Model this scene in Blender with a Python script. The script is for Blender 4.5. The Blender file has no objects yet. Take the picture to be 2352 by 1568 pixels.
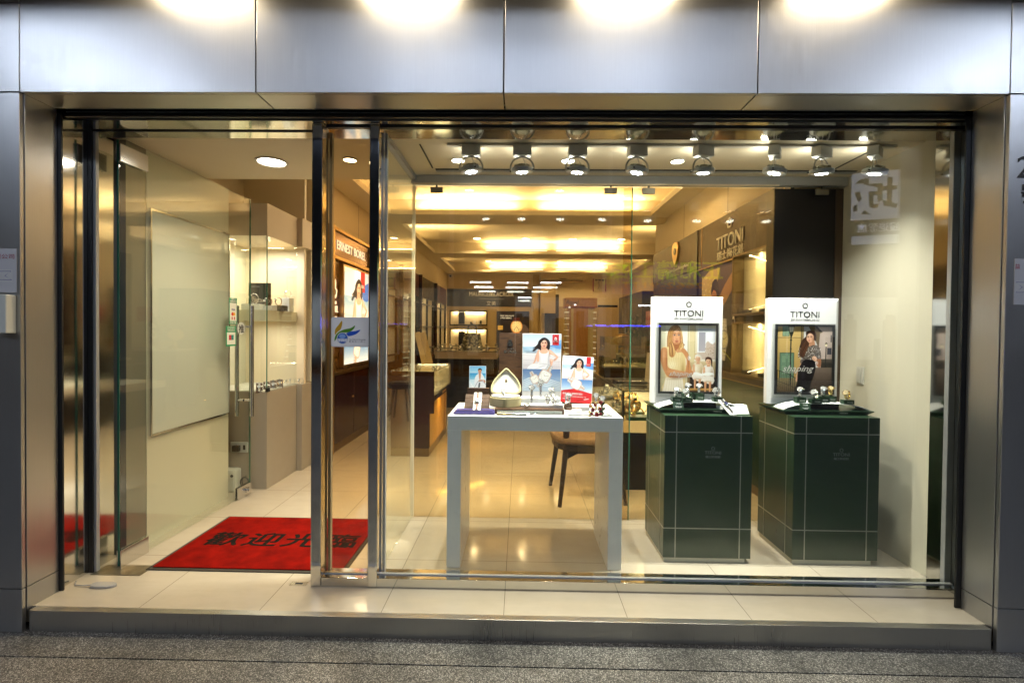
import bpy, bmesh, math, random
from mathutils import Vector, Matrix
R = math.radians
random.seed(7)
C = bpy.context.scene.collection
sc = bpy.context.scene

# ------------------------------------------------------------------ camera
F_, PITCH, YAW, ROLL, EYE = 1121.6, R(.8584), R(.9462), R(-.5722), 1.3898
cam_d = bpy.data.cameras.new('camera'); cam = bpy.data.objects.new('camera', cam_d); C.objects.link(cam)
fw = Vector((-math.sin(YAW)*math.cos(PITCH), math.cos(YAW)*math.cos(PITCH), -math.sin(PITCH)))
rt = Vector((math.cos(YAW), math.sin(YAW), 0)); dn = fw.cross(rt)
r2 = rt*math.cos(ROLL)+dn*math.sin(ROLL); d2 = -rt*math.sin(ROLL)+dn*math.cos(ROLL)
cam.matrix_world = Matrix(((r2.x, -d2.x, -fw.x, 0), (r2.y, -d2.y, -fw.y, 0), (r2.z, -d2.z, -fw.z, EYE), (0, 0, 0, 1)))
cam_d.sensor_width = 36; cam_d.lens = 36*F_/2352; cam_d.shift_y = -11.07/2352
cam_d.clip_start = .05; cam_d.clip_end = 200
sc.camera = cam
CX, CY = 1176, 784-11.07
def ray(x, y): return fw*F_+r2*(x-CX)+d2*(y-CY)
def at(x, y, Y=None, X=None, Z=None):
    """point of the photograph (2352 px wide) on a plane of the place"""
    v = ray(x, y)
    t = Y/v.y if Y is not None else X/v.x if X is not None else (Z-EYE)/v.z
    return Vector((v.x*t, v.y*t, EYE+v.z*t))

# ------------------------------------------------------------------ world (night) and exposure
w = bpy.data.worlds.new('World'); sc.world = w; w.use_nodes = True
nt = w.node_tree; bg = nt.nodes['Background']
sky = nt.nodes.new('ShaderNodeTexSky'); sky.sky_type = 'NISHITA'; sky.sun_disc = False
sky.sun_elevation = R(2); sky.sun_rotation = R(180)
nt.links.new(sky.outputs[0], bg.inputs[0]); bg.inputs[1].default_value = .006
sc.view_settings.view_transform = 'Standard'; sc.view_settings.look = 'None'
sc.view_settings.exposure = .3; sc.view_settings.gamma = 1
cy = sc.cycles
cy.max_bounces = 10; cy.diffuse_bounces = 4; cy.glossy_bounces = 6; cy.transparent_max_bounces = 40
cy.sample_clamp_indirect = 4; cy.caustics_reflective = False; cy.caustics_refractive = False
cy.use_denoising = True; cy.use_light_tree = True
cy.blur_glossy = .05

# ------------------------------------------------------------------ helpers
def lin(h):
    if isinstance(h, str):
        h = [int(h[i:i+2], 16)/255 for i in (0, 2, 4)]
        return tuple(c/12.92 if c <= .04045 else ((c+.055)/1.055)**2.4 for c in h)
    return tuple(h)
MATS = {}
def mat(name, col=(.5, .5, .5), rough=.5, metal=0, emit=None, power=1, spec=.5, coat=0, fn=None):
    if name in MATS: return MATS[name]
    m = bpy.data.materials.new(name); m.use_nodes = True; N = m.node_tree.nodes; b = N['Principled BSDF']
    b.inputs['Base Color'].default_value = (*lin(col), 1); b.inputs['Roughness'].default_value = rough
    b.inputs['Metallic'].default_value = metal; b.inputs['Specular IOR Level'].default_value = spec
    b.inputs['Coat Weight'].default_value = coat
    if emit is not None:
        b.inputs['Emission Color'].default_value = (*lin(emit), 1); b.inputs['Emission Strength'].default_value = power
    if fn: fn(m, N, m.node_tree.links, b)
    MATS[name] = m; return m
def coords(N, L, scale=(1, 1, 1), kind='Object'):
    tc = N.new('ShaderNodeTexCoord'); mp = N.new('ShaderNodeMapping'); mp.inputs['Scale'].default_value = scale
    L.new(tc.outputs[kind], mp.inputs[0]); return mp.outputs[0]
def worldpos(N, L, scale=(1, 1, 1)):
    g = N.new('ShaderNodeNewGeometry'); mp = N.new('ShaderNodeMapping'); mp.inputs['Scale'].default_value = scale
    L.new(g.outputs['Position'], mp.inputs[0]); return mp.outputs[0]
def noise(N, L, vec, scale, detail=3, rough=.5):
    n = N.new('ShaderNodeTexNoise'); n.inputs['Scale'].default_value = scale; n.inputs['Detail'].default_value = detail
    n.inputs['Roughness'].default_value = rough; L.new(vec, n.inputs['Vector']); return n.outputs['Fac']
def ramp(N, L, fac, stops):
    r = N.new('ShaderNodeValToRGB'); e = r.color_ramp.elements
    while len(e) < len(stops): e.new(.5)
    for k, (p, c) in enumerate(stops):
        e[k].position = p; e[k].color = (*lin(c), 1) if not isinstance(c, (int, float)) else (c, c, c, 1)
    L.new(fac, r.inputs[0]); return r.outputs[0]
def bump(N, L, b, h, strength, dist=.002):
    u = N.new('ShaderNodeBump'); u.inputs['Strength'].default_value = strength; u.inputs['Distance'].default_value = dist
    L.new(h, u.inputs['Height']); L.new(u.outputs[0], b.inputs['Normal'])
def speckle(amount=.12, scale=3, col=None, rr=None):
    """slow variation of tone and gloss so that no surface is perfectly flat"""
    def fn(m, N, L, b):
        p = worldpos(N, L); n = noise(N, L, p, scale, 6, .6)
        c = b.inputs['Base Color'].default_value[:3]
        L.new(ramp(N, L, n, [(.3, tuple(x*(1-amount) for x in c)), (.7, tuple(min(1, x*(1+amount)) for x in c))]), b.inputs['Base Color'])
        r0 = b.inputs['Roughness'].default_value
        n2 = noise(N, L, p, scale*5, 5, .7)
        L.new(ramp(N, L, n2, [(.3, r0*.85), (.7, min(1, r0*1.2))]), b.inputs['Roughness'])
    return fn
def brushed(vec=(900, 900, 6), rlo=.3, rhi=.42, bs=.06):
    def fn(m, N, L, b):
        p = worldpos(N, L, vec); n = noise(N, L, p, 1, 2, .5)
        q = noise(N, L, worldpos(N, L), 2.5, 5, .6)
        c = b.inputs['Base Color'].default_value[:3]
        mx = N.new('ShaderNodeMath'); mx.operation = 'ADD'; L.new(n, mx.inputs[0]); L.new(q, mx.inputs[1])
        hf = N.new('ShaderNodeMath'); hf.operation = 'MULTIPLY'; hf.inputs[1].default_value = .5; L.new(mx.outputs[0], hf.inputs[0])
        L.new(ramp(N, L, hf.outputs[0], [(.3, rlo), (.7, rhi)]), b.inputs['Roughness'])
        L.new(ramp(N, L, hf.outputs[0], [(.3, tuple(x*.93 for x in c)), (.7, tuple(x*1.05 for x in c))]), b.inputs['Base Color'])
        bump(N, L, b, n, bs, .0005)
    return fn

def _glass(name, tint, refl=.045):
    m = bpy.data.materials.new(name); m.use_nodes = True; N = m.node_tree.nodes; L = m.node_tree.links
    N.remove(N['Principled BSDF']); out = N['Material Output']
    t = N.new('ShaderNodeBsdfTransparent'); t.inputs[0].default_value = (*tint, 1)
    g = N.new('ShaderNodeBsdfGlossy'); g.inputs['Roughness'].default_value = 0; g.inputs[0].default_value = (1, 1, 1, 1)
    lw = N.new('ShaderNodeLayerWeight'); lw.inputs[0].default_value = .5
    pw = N.new('ShaderNodeMath'); pw.operation = 'POWER'; pw.inputs[1].default_value = 5; L.new(lw.outputs['Facing'], pw.inputs[0])
    ma = N.new('ShaderNodeMath'); ma.operation = 'MULTIPLY_ADD'; ma.inputs[1].default_value = .9; ma.inputs[2].default_value = refl
    L.new(pw.outputs[0], ma.inputs[0])
    mx = N.new('ShaderNodeMixShader'); L.new(ma.outputs[0], mx.inputs[0]); L.new(t.outputs[0], mx.inputs[1]); L.new(g.outputs[0], mx.inputs[2])
    L.new(mx.outputs[0], out.inputs[0]); MATS[name] = m; return m
GLASS = _glass('clear_glass', (.965, .985, .955))
BRONZEG = _glass('bronze_glass', (.93, .865, .725))
BRONZEG2 = _glass('dark_bronze_glass', (.90, .81, .65))
CASEG = _glass('case_glass', (.96, .985, .965), .05)
EDGE = mat('glass_edge', (.03, .14, .09), .15, 0, coat=.4)

class MB:
    def __init__(s): s.v = []; s.f = []; s.m = []; s.c = []; s.mi = 0; s.col = (1, 1, 1)
    def add(s, vs, fs):
        o = len(s.v); s.v += [tuple(v) for v in vs]
        for f in fs: s.f.append([o+i for i in f]); s.m.append(s.mi); s.c.append(s.col)
        return s
    def box(s, x0, x1, y0, y1, z0, z1):
        return s.add([(x, y, z) for x in (x0, x1) for y in (y0, y1) for z in (z0, z1)],
                     [(0, 1, 3, 2), (4, 6, 7, 5), (0, 4, 5, 1), (2, 3, 7, 6), (0, 2, 6, 4), (1, 5, 7, 3)])
    def obox(s, c, sx, sy, sz, M):   # box centred on c, turned by matrix M
        b = MB().box(-sx/2, sx/2, -sy/2, sy/2, -sz/2, sz/2)
        return s.add([Vector(c)+M@Vector(v) for v in b.v], b.f)
    def prism(s, pts, a, b, axis='y'):  # pts in (x,z) extruded along y ; axis x: pts (y,z) ; axis z: pts (x,y)
        n = len(pts); g = {'y': lambda p, t: (p[0], t, p[1]), 'x': lambda p, t: (t, p[0], p[1]), 'z': lambda p, t: (p[0], p[1], t)}[axis]
        return s.add([g(p, a) for p in pts]+[g(p, b) for p in pts], [list(range(n))[::-1], list(range(n, 2*n))]+[(i, (i+1) % n, n+(i+1) % n, n+i) for i in range(n)])
    def lathe(s, prof, c=(0, 0, 0), n=24, M=None):  # prof: (radius, height)
        vs = []; fs = []
        for r, z in prof:
            for k in range(n):
                a = 2*math.pi*k/n; vs.append(Vector((r*math.cos(a), r*math.sin(a), z)))
        for i in range(len(prof)-1):
            for k in range(n): fs.append((i*n+k, i*n+(k+1) % n, (i+1)*n+(k+1) % n, (i+1)*n+k))
        if prof[0][0] > 1e-6: fs.append(list(range(n))[::-1])
        if prof[-1][0] > 1e-6: fs.append(list(range((len(prof)-1)*n, len(prof)*n)))
        if M is None: M = Matrix.Identity(3)
        return s.add([Vector(c)+M@v for v in vs], fs)
    def tube(s, pts, r, n=8, closed=False, r2=None, flat=None):
        """round (or flat, elliptical) bar along a path"""
        pts = [Vector(p) for p in pts]; m = len(pts); vs = []; up = Vector((0, 0, 1)); prev = None
        for i, p in enumerate(pts):
            if closed: d = pts[(i+1) % m]-pts[i-1]
            else: d = pts[min(i+1, m-1)]-pts[max(i-1, 0)]
            d.normalize()
            if prev is None: a = d.cross(up) if abs(d.z) < .95 else d.cross(Vector((0, 1, 0)))
            else: a = prev-d*prev.dot(d)
            a.normalize(); prev = a; b = d.cross(a)
            rr = r if r2 is None else r+(r2-r)*i/(m-1)
            for k in range(n):
                t = 2*math.pi*k/n
                vs.append(p+a*math.cos(t)*(flat or rr)+b*math.sin(t)*rr)
        fs = [(i*n+k, i*n+(k+1) % n, ((i+1) % m)*n+(k+1) % n, ((i+1) % m)*n+k) for i in range(m if closed else m-1) for k in range(n)]
        if not closed: fs += [list(range(n))[::-1], list(range((m-1)*n, m*n))]
        return s.add(vs, fs)
    def ball(s, c, rx, ry=None, rz=None, n=10, m=7):
        ry = ry or rx; rz = rz or rx; vs = [(c[0], c[1], c[2]-rz)]
        for j in range(1, m):
            a = math.pi*j/m-math.pi/2
            for k in range(n):
                t = 2*math.pi*k/n; vs.append((c[0]+rx*math.cos(a)*math.cos(t), c[1]+ry*math.cos(a)*math.sin(t), c[2]+rz*math.sin(a)))
        vs.append((c[0], c[1], c[2]+rz)); L_ = len(vs)-1; fs = [(0, 1+(k+1) % n, 1+k) for k in range(n)]
        for j in range(m-2):
            for k in range(n): fs.append((1+j*n+k, 1+j*n+(k+1) % n, 1+(j+1)*n+(k+1) % n, 1+(j+1)*n+k))
        fs += [(L_, 1+(m-2)*n+k, 1+(m-2)*n+(k+1) % n) for k in range(n)]
        return s.add(vs, fs)
    def build(s, name, m, parent=None, bevel=0, smooth=False, loc=None, rot=None, colors=False):
        me = bpy.data.meshes.new(name); me.from_pydata(s.v, [], s.f); me.update()
        for mm in (m if isinstance(m, (list, tuple)) else [m]): me.materials.append(mm)
        me.polygons.foreach_set('material_index', s.m)
        if colors:
            ca = me.color_attributes.new('ink', 'FLOAT_COLOR', 'CORNER'); data = []
            for p, c in zip(me.polygons, s.c): data += list((*c, 1))*p.loop_total
            ca.data.foreach_set('color', data)
        bm = bmesh.new(); bm.from_mesh(me)
        if not colors: bmesh.ops.recalc_face_normals(bm, faces=bm.faces)
        if smooth: bmesh.ops.remove_doubles(bm, verts=bm.verts, dist=1e-6)
        bm.to_mesh(me); bm.free()
        if smooth:
            me.shade_smooth()
            try: me.set_sharp_from_angle(angle=R(35))
            except Exception: pass
        o = bpy.data.objects.new(name, me); C.objects.link(o)
        if parent is not None: o.parent = parent
        if loc is not None: o.location = loc
        if rot is not None: o.rotation_euler = rot
        if bevel:
            b = o.modifiers.new('bevel', 'BEVEL'); b.width = bevel; b.segments = 2; b.limit_method = 'ANGLE'; b.angle_limit = R(40)
        return o

def tag(o, label=None, cat=None, group=None, kind=None):
    if label: o['label'] = label
    if cat: o['category'] = cat
    if group: o['group'] = group
    if kind: o['kind'] = kind
    return o
def thing(name, label, cat, loc=(0, 0, 0), rz=0, group=None):
    o = bpy.data.objects.new(name, None); C.objects.link(o); o.empty_display_size = .05
    o.location = loc; o.rotation_euler = (0, 0, rz); return tag(o, label, cat, group)
def copy_tree(o, parent=None):
    c = o.copy(); C.objects.link(c); c.parent = parent
    for ch in list(o.children): copy_tree(ch, c)
    return c
def dup(o, loc, rz, label, group=None, scale=None):
    c = copy_tree(o); c.location = loc; c.rotation_euler = (0, 0, rz); c['label'] = label
    if group: c['group'] = group
    if scale: c.scale = (scale,)*3
    return c
def struct(name, mb, m, label, **k):
    o = mb.build(name, m, **k); return tag(o, label, None, None, 'structure')

TXT = {}
def text(s, h, m, parent, loc, rot=(R(90), 0, 0), ext=.0012, bold=0, align='CENTER', wide=1, name='lettering', width=None, shear=0, space=1):
    """lettering h metres high (cap height), converted to a mesh"""
    cu = bpy.data.curves.new(name, 'FONT'); cu.body = s; cu.align_x = align; cu.align_y = 'BOTTOM_BASELINE'
    cu.extrude = ext/h*.72; cu.offset = bold; cu.shear = shear; cu.space_character = space; cu.resolution_u = 3
    t = bpy.data.objects.new('t', cu); C.objects.link(t); bpy.context.view_layer.update()
    me = bpy.data.meshes.new_from_object(t.evaluated_get(bpy.context.evaluated_depsgraph_get()))
    C.objects.unlink(t); bpy.data.objects.remove(t); bpy.data.curves.remove(cu)
    xs = [v.co.x for v in me.vertices] or [0, 1]; sx = h/.72*wide
    if width: sx = width/(max(xs)-min(xs))
    for v in me.vertices: v.co.x *= sx; v.co.y *= h/.72; v.co.z *= h/.72
    me.materials.clear(); me.materials.append(m); me.name = name
    o = bpy.data.objects.new(name, me); C.objects.link(o); o.parent = parent; o.location = loc; o.rotation_euler = rot
    return o
def smoothpts(pts, n=4, closed=True):
    out = []; m = len(pts)
    for i in range(m if closed else m-1):
        if closed: p = [pts[(i+k-1) % m] for k in range(4)]
        else: p = [pts[max(0, min(m-1, i+k-1))] for k in range(4)]
        for j in range(n):
            t = j/n
            out.append(tuple(.5*(2*p[1][a]+(p[2][a]-p[0][a])*t+(2*p[0][a]-5*p[1][a]+4*p[2][a]-p[3][a])*t*t+(3*p[1][a]-p[0][a]-3*p[2][a]+p[3][a])*t**3) for a in (0, 1)))
    if not closed: out.append(tuple(pts[-1]))
    return out
import numpy as np
class Print:
    """a printed sheet painted in numpy (no files): shapes in the pixel box (x0,y0,x1,y1), local x right, z up, facing -y"""
    def __init__(s, box, w, h, res=640):
        s.b = box; s.w = w; s.h = h; s.n = 0
        k = res/max(w, h); s.W = max(8, int(w*k)); s.H = max(8, int(h*k)); s.a = np.ones((s.H, s.W, 3), np.float32)*.8
        s.sx = s.W/(box[2]-box[0]); s.sy = s.H/(box[3]-box[1])
    def P(s, p): return ((p[0]-s.b[0])/(s.b[2]-s.b[0])*s.w-s.w/2, 0, (1-(p[1]-s.b[1])/(s.b[3]-s.b[1]))*s.h)
    def c3(s, c): return np.array([int(c[i:i+2], 16)/255 for i in (0, 2, 4)], np.float32)
    def mask(s, pts, soft=1.0):
        q = np.array([((x-s.b[0])*s.sx, (y-s.b[1])*s.sy) for x, y in pts], np.float64); pad = int(3+soft*3)
        x0 = max(0, int(q[:, 0].min())-pad); x1 = min(s.W, int(q[:, 0].max())+pad+1); y0 = max(0, int(q[:, 1].min())-pad); y1 = min(s.H, int(q[:, 1].max())+pad+1)
        if x1 <= x0 or y1 <= y0: return None
        m = np.zeros((y1-y0, x1-x0), np.float32)
        for oy in (.25, .75):
            for ox in (.25, .75):
                X = (np.arange(x0, x1)+ox)[None, :]; Y = (np.arange(y0, y1)+oy)[:, None]; ins = np.zeros(m.shape, bool)
                for i in range(len(q)):
                    xa, ya = q[i-1]; xb, yb = q[i]
                    if ya == yb: continue
                    cr = ((ya > Y) != (yb > Y)) & (X < (xb-xa)*(Y-ya)/(yb-ya)+xa); ins ^= cr
                m += ins*.25
        for _ in range(2):
            r = int(round(soft))
            if r > 0:
                for ax in (0, 1):
                    p_ = np.concatenate([np.take(m, [0]*(r+1), ax), m, np.take(m, [-1]*r, ax)], ax); cs = np.cumsum(p_, ax, dtype=np.float64); n = m.shape[ax]
                    m = ((np.take(cs, range(2*r+1, 2*r+1+n), ax)-np.take(cs, range(0, n), ax))/(2*r+1)).astype(np.float32)
        return m, x0, x1, y0, y1
    def lay(s, mk, col, al=1):
        if mk is None: return s
        m, x0, x1, y0, y1 = mk; m = (m*al)[..., None]; s.a[y0:y1, x0:x1] = s.a[y0:y1, x0:x1]*(1-m)+col*m; return s
    def poly(s, pts, c, sm=0, soft=1, al=1):
        if sm: pts = smoothpts(pts, sm)
        return s.lay(s.mask(pts, soft), s.c3(c), al)
    def rect(s, x0, y0, x1, y1, c, soft=0, al=1): return s.poly([(x0, y1), (x1, y1), (x1, y0), (x0, y0)], c, 0, soft, al)
    def grad(s, x0, y0, x1, y1, c0, c1, k=0):
        mk = s.mask([(x0, y1), (x1, y1), (x1, y0), (x0, y0)], 0)
        if mk is None: return s
        m, a, b_, c, d = mk; t = np.clip(((np.arange(c, d)+.5)/s.sy+s.b[1]-y0)/(y1-y0), 0, 1)[:, None, None]
        return s.lay(mk, s.c3(c0)*(1-t)+s.c3(c1)*t)
    def oval(s, x, y, rx, ry, c, rot=0, n=28, soft=1, al=1):
        return s.poly([(x+rx*math.cos(t)*math.cos(rot)-ry*math.sin(t)*math.sin(rot), y+rx*math.cos(t)*math.sin(rot)+ry*math.sin(t)*math.cos(rot)) for t in [-2*math.pi*k/n for k in range(n)]], c, 0, soft, al)
    def glow(s, x, y, rx, ry, c, al=.5, rot=0):
        """airbrushed blob"""
        cx, cy = (x-s.b[0])*s.sx, (y-s.b[1])*s.sy; RX, RY = rx*s.sx, ry*s.sy; R_ = int(2.2*max(RX, RY))+2
        x0, x1, y0, y1 = max(0, int(cx-R_)), min(s.W, int(cx+R_)), max(0, int(cy-R_)), min(s.H, int(cy+R_))
        if x1 <= x0 or y1 <= y0: return s
        X = np.arange(x0, x1)[None, :]-cx; Y = np.arange(y0, y1)[:, None]-cy; u = X*math.cos(rot)+Y*math.sin(rot); v = -X*math.sin(rot)+Y*math.cos(rot)
        return s.lay((np.exp(-((u/RX)**2+(v/RY)**2)*1.3).astype(np.float32), x0, x1, y0, y1), s.c3(c), al)
    def line(s, pts, wd, c, al=1, soft=.4):
        pts = [Vector(p) for p in pts]; a = []; b = []
        for i, p in enumerate(pts):
            d = pts[min(i+1, len(pts)-1)]-pts[max(i-1, 0)]; d.normalize(); nn = Vector((-d.y, d.x))*max(wd, .9/s.sx)/2
            a.append(p+nn); b.append(p-nn)
        return s.poly([tuple(v) for v in a+b[::-1]], c, 0, soft, al)
    def ring(s, x, y, rx, ry, wd, c, n=24):
        for k in range(n): t, u = 2*math.pi*k/n, 2*math.pi*(k+1.1)/n; s.line([(x+rx*math.cos(t), y+ry*math.sin(t)), (x+rx*math.cos(u), y+ry*math.sin(u))], wd, c)
        return s
    def hair(s, a, b, n, cols, wd=2.2, al=.6, seed=1):
        """strands running between two guide curves a and b"""
        rnd = random.Random(seed); a = smoothpts(a, 5, False); b = smoothpts(b, 5, False)
        for k in range(n):
            t = rnd.random(); j = rnd.uniform(-1, 1)*3; i0 = int(rnd.random()*len(a)*.3); i1 = len(a)-int(rnd.random()*len(a)*.4)
            pts = [(a[i][0]*(1-t)+b[i][0]*t+j, a[i][1]*(1-t)+b[i][1]*t) for i in range(i0, max(i1, i0+3)) if i < len(a)]
            if len(pts) > 2: s.line(pts, wd, rnd.choice(cols), al)
        return s
    def build(s, name, parent, loc, rot=(0, 0, 0), glow=0):
        rnd = np.random.RandomState(len(name)+s.W); img = np.clip(s.a+rnd.normal(0, .012, s.a.shape).astype(np.float32), 0, 1)
        im = bpy.data.images.new('print', s.W, s.H); buf = np.ones((s.H, s.W, 4), np.float32); buf[..., :3] = img[::-1]; im.pixels.foreach_set(buf.ravel()); im.update(); im.pack()
        m = bpy.data.materials.new('printed_sheet'); m.use_nodes = True; N = m.node_tree.nodes; L = m.node_tree.links; b = N['Principled BSDF']; b.inputs['Roughness'].default_value = .35
        t = N.new('ShaderNodeTexImage'); t.image = im; L.new(t.outputs[0], b.inputs['Base Color'])
        if glow: L.new(t.outputs[0], b.inputs['Emission Color']); b.inputs['Emission Strength'].default_value = glow
        me = bpy.data.meshes.new(name); me.from_pydata([(-s.w/2, -.0003, 0), (s.w/2, -.0003, 0), (s.w/2, -.0003, s.h), (-s.w/2, -.0003, s.h)], [], [(0, 1, 2, 3)]); uv = me.uv_layers.new(name='UVMap')
        for k, q in enumerate(((0, 0), (1, 0), (1, 1), (0, 1))): uv.data[k].uv = q
        me.materials.append(m); o = bpy.data.objects.new(name, me); C.objects.link(o); o.parent = parent; o.location = loc; o.rotation_euler = rot; return o

def lamp(parent, loc, power, col=(1, .86, .68), size=.05, cone=None, blend=.6, aim=None, name='light', area=None):
    if area:
        d = bpy.data.lights.new(name, 'AREA'); d.shape = 'RECTANGLE'; d.size, d.size_y = area
    elif cone:
        d = bpy.data.lights.new(name, 'SPOT'); d.spot_size = R(cone); d.spot_blend = blend; d.shadow_soft_size = size
    else:
        d = bpy.data.lights.new(name, 'POINT'); d.shadow_soft_size = size
    d.energy = power; d.color = col
    o = bpy.data.objects.new(name, d); C.objects.link(o); o.parent = parent; o.location = loc
    if aim is not None:
        o.rotation_euler = Vector(aim).to_track_quat('-Z', 'Y').to_euler()
    return o

# ------------------------------------------------------------------ materials of the place
STEEL = mat('brushed_steel', (.50, .505, .51), .36, .90, fn=brushed(rlo=.28, rhi=.36, bs=.45))
STEELH = mat('brushed_steel_step', (.40, .39, .36), .33, .9, fn=brushed((300, 300, 5), .24, .42))
POLI = mat('polished_steel', (.66, .66, .64), .09, 1, fn=speckle(.05, 3))
CHROME = mat('chrome', (.75, .75, .75), .1, 1)
ALU = mat('grey_aluminium', (.46, .47, .48), .42, .45)
BLACK = mat('black_enamel', (.012, .013, .014), .35, 0)
DARKG = mat('dark_rubber', (.03, .032, .03), .45)
WHITEP = mat('white_paint', (.72, .70, .64), .45, fn=speckle(.03, 2))
CREAM = mat('cream_plaster', (.76, .65, .46), .55, fn=speckle(.04, 1.2))
CREAMW = mat('pale_wall', (.70, .66, .52), .5, fn=speckle(.04, 1.2))
CEIL = mat('ceiling_paint', (.80, .71, .54), .6, fn=speckle(.03, 1))
TAUPE = mat('taupe_laminate', (.33, .29, .225), .4, 0, fn=speckle(.05, 2))
LACQ = mat('white_lacquer', (.84, .84, .82), .3, coat=.2, fn=speckle(.03, 3))
GREEN = mat('dark_green_lacquer', (.016, .042, .020), .32, coat=.25, fn=speckle(.12, 3))
GOLD = mat('gold_trim', (.62, .42, .16), .3, 1)
BRONZE = mat('bronze_laminate', (.20, .11, .035), .28, .5, fn=speckle(.12, 2))
MAROON = mat('maroon_lacquer', (.030, .007, .005), .22, coat=.3)
BROWN = mat('brown_laminate', (.050, .030, .014), .42, fn=speckle(.15, 1.5))
BLACKP = mat('black_panel', (.012, .010, .009), .3, spec=.3)
SIGNW = mat('lit_letters', (1, 1, 1), .4, emit=(1, .95, .9), power=1.0)
SIGNC = mat('cream_letters', (.88, .86, .78), .35)
METL = mat('metal_letters', (.82, .80, .74), .25, 1)
INKD = mat('black_ink', (.02, .02, .02), .5); INKG = mat('grey_ink', (.40, .40, .38), .5)
PALEL = mat('pale_letters', (.62, .64, .58), .4, .3)
GLOW = mat('lamp_glow', (1, 1, 1), .5, emit=(1, .92, .76), power=22)
GLOWC = mat('cool_lamp_glow', (1, 1, 1), .5, emit=(.95, .98, 1), power=14)
COVE = mat('cove_tube', (1, 1, 1), .5, emit=(1, .80, .48), power=7)
SHOWC = mat('lit_showcase_lining', (.85, .70, .48), .6, emit=(1, .80, .52), power=.30)
SILV = mat('watch_steel', (.80, .80, .80), .16, 1); GOLDM = mat('watch_gold', (.80, .58, .22), .16, 1)
DIAL = mat('watch_dial', (.50, .50, .50), .3); DIALG = mat('champagne_dial', (.66, .52, .26), .3); DIALK = mat('dark_dial', (.03, .03, .04), .2)
LEATH = mat('brown_leather', (.16, .055, .022), .5)

def pave(c0, c1, c2, sc_, w0):
    def fn(m, N, L, b):
        p = worldpos(N, L)
        v = N.new('ShaderNodeTexVoronoi'); v.inputs['Scale'].default_value = sc_; L.new(p, v.inputs['Vector'])
        v.inputs['Randomness'].default_value = 1
        peb = N.new('ShaderNodeSeparateColor'); L.new(v.outputs['Color'], peb.inputs[0])
        a = ramp(N, L, peb.outputs[0], [(.0, c0), (.35, c1), (.75, c2), (1, c1)])
        e = ramp(N, L, v.outputs['Distance'], [(w0, 1.0), (w0+.22, .28)])
        mx = N.new('ShaderNodeMix'); mx.data_type = 'RGBA'; mx.blend_type = 'MULTIPLY'; mx.inputs[0].default_value = 1
        L.new(a, mx.inputs[6]); L.new(e, mx.inputs[7])
        st = ramp(N, L, noise(N, L, p, 2.3, 7, .65), [(.32, .36), (.62, .86)])
        m2 = N.new('ShaderNodeMix'); m2.data_type = 'RGBA'; m2.blend_type = 'MULTIPLY'; m2.inputs[0].default_value = 1
        L.new(mx.outputs[2], m2.inputs[6]); L.new(st, m2.inputs[7])
        gum = N.new('ShaderNodeTexVoronoi'); gum.inputs['Scale'].default_value = 4.5; L.new(p, gum.inputs['Vector'])
        gd = N.new('ShaderNodeMath'); gd.operation = 'ADD'; L.new(gum.outputs['Distance'], gd.inputs[0]); L.new(noise(N, L, p, 30, 3), gd.inputs[1])
        m3 = N.new('ShaderNodeMix'); m3.data_type = 'RGBA'; m3.blend_type = 'MULTIPLY'; m3.inputs[0].default_value = 1
        L.new(m2.outputs[2], m3.inputs[6]); L.new(ramp(N, L, gd.outputs[0], [(.44, .42), (.50, 1.0)]), m3.inputs[7]); L.new(m3.outputs[2], b.inputs['Base Color'])
        bump(N, L, b, e, .7, .003)
    return fn
PAVE1 = mat('washed_pebble_paving', rough=.42, fn=pave((.08, .08, .075), (.34, .33, .31), (.88, .86, .80), 170, .25))
PAVE2 = mat('fine_pebble_paving', rough=.5, fn=pave((.12, .11, .10), (.40, .38, .34), (.90, .86, .80), 200, .3))
def tiles(m, N, L, b):
    g = N.new('ShaderNodeNewGeometry'); s = N.new('ShaderNodeSeparateXYZ'); L.new(g.outputs['Position'], s.inputs[0])
    def M(op, a, k=None, c=None):
        n = N.new('ShaderNodeMath'); n.operation = op; L.new(a, n.inputs[0]) if not isinstance(a, float) else None
        if k is not None:
            if isinstance(k, (int, float)): n.inputs[1].default_value = k
            else: L.new(k, n.inputs[1])
        return n.outputs[0]
    def joint(o, off):
        q = M('FRACT', M('DIVIDE', M('ADD', o, 60-off), .6)); return M('LESS_THAN', M('ABSOLUTE', M('SUBTRACT', q, .5)), .4975)
    # inside a tile = 1, joint = 0
    jj = M('MULTIPLY', joint(s.outputs[0], -.066), joint(s.outputs[1], 2.907))
    cl = ramp(N, L, noise(N, L, g.outputs['Position'], 1.6, 8, .62), [(.3, (.50, .44, .34)), (.7, (.57, .51, .41))])
    ve = ramp(N, L, noise(N, L, worldpos(N, L, (1, 3.5, 1)), 3.5, 9, .7), [(.42, .965), (.55, 1.0)])
    mx = N.new('ShaderNodeMix'); mx.data_type = 'RGBA'; mx.blend_type = 'MULTIPLY'; mx.inputs[0].default_value = 1
    L.new(cl, mx.inputs[6]); L.new(ve, mx.inputs[7])
    m2 = N.new('ShaderNodeMix'); m2.data_type = 'RGBA'; m2.inputs[6].default_value = (.17, .15, .12, 1); L.new(jj, m2.inputs[0])
    L.new(mx.outputs[2], m2.inputs[7]); L.new(m2.outputs[2], b.inputs['Base Color'])
    L.new(ramp(N, L, noise(N, L, g.outputs['Position'], 5, 6, .7), [(.3, .055), (.75, .15)]), b.inputs['Roughness'])
TILE = mat('polished_floor_tile', rough=.08, spec=.55, fn=tiles)
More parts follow.
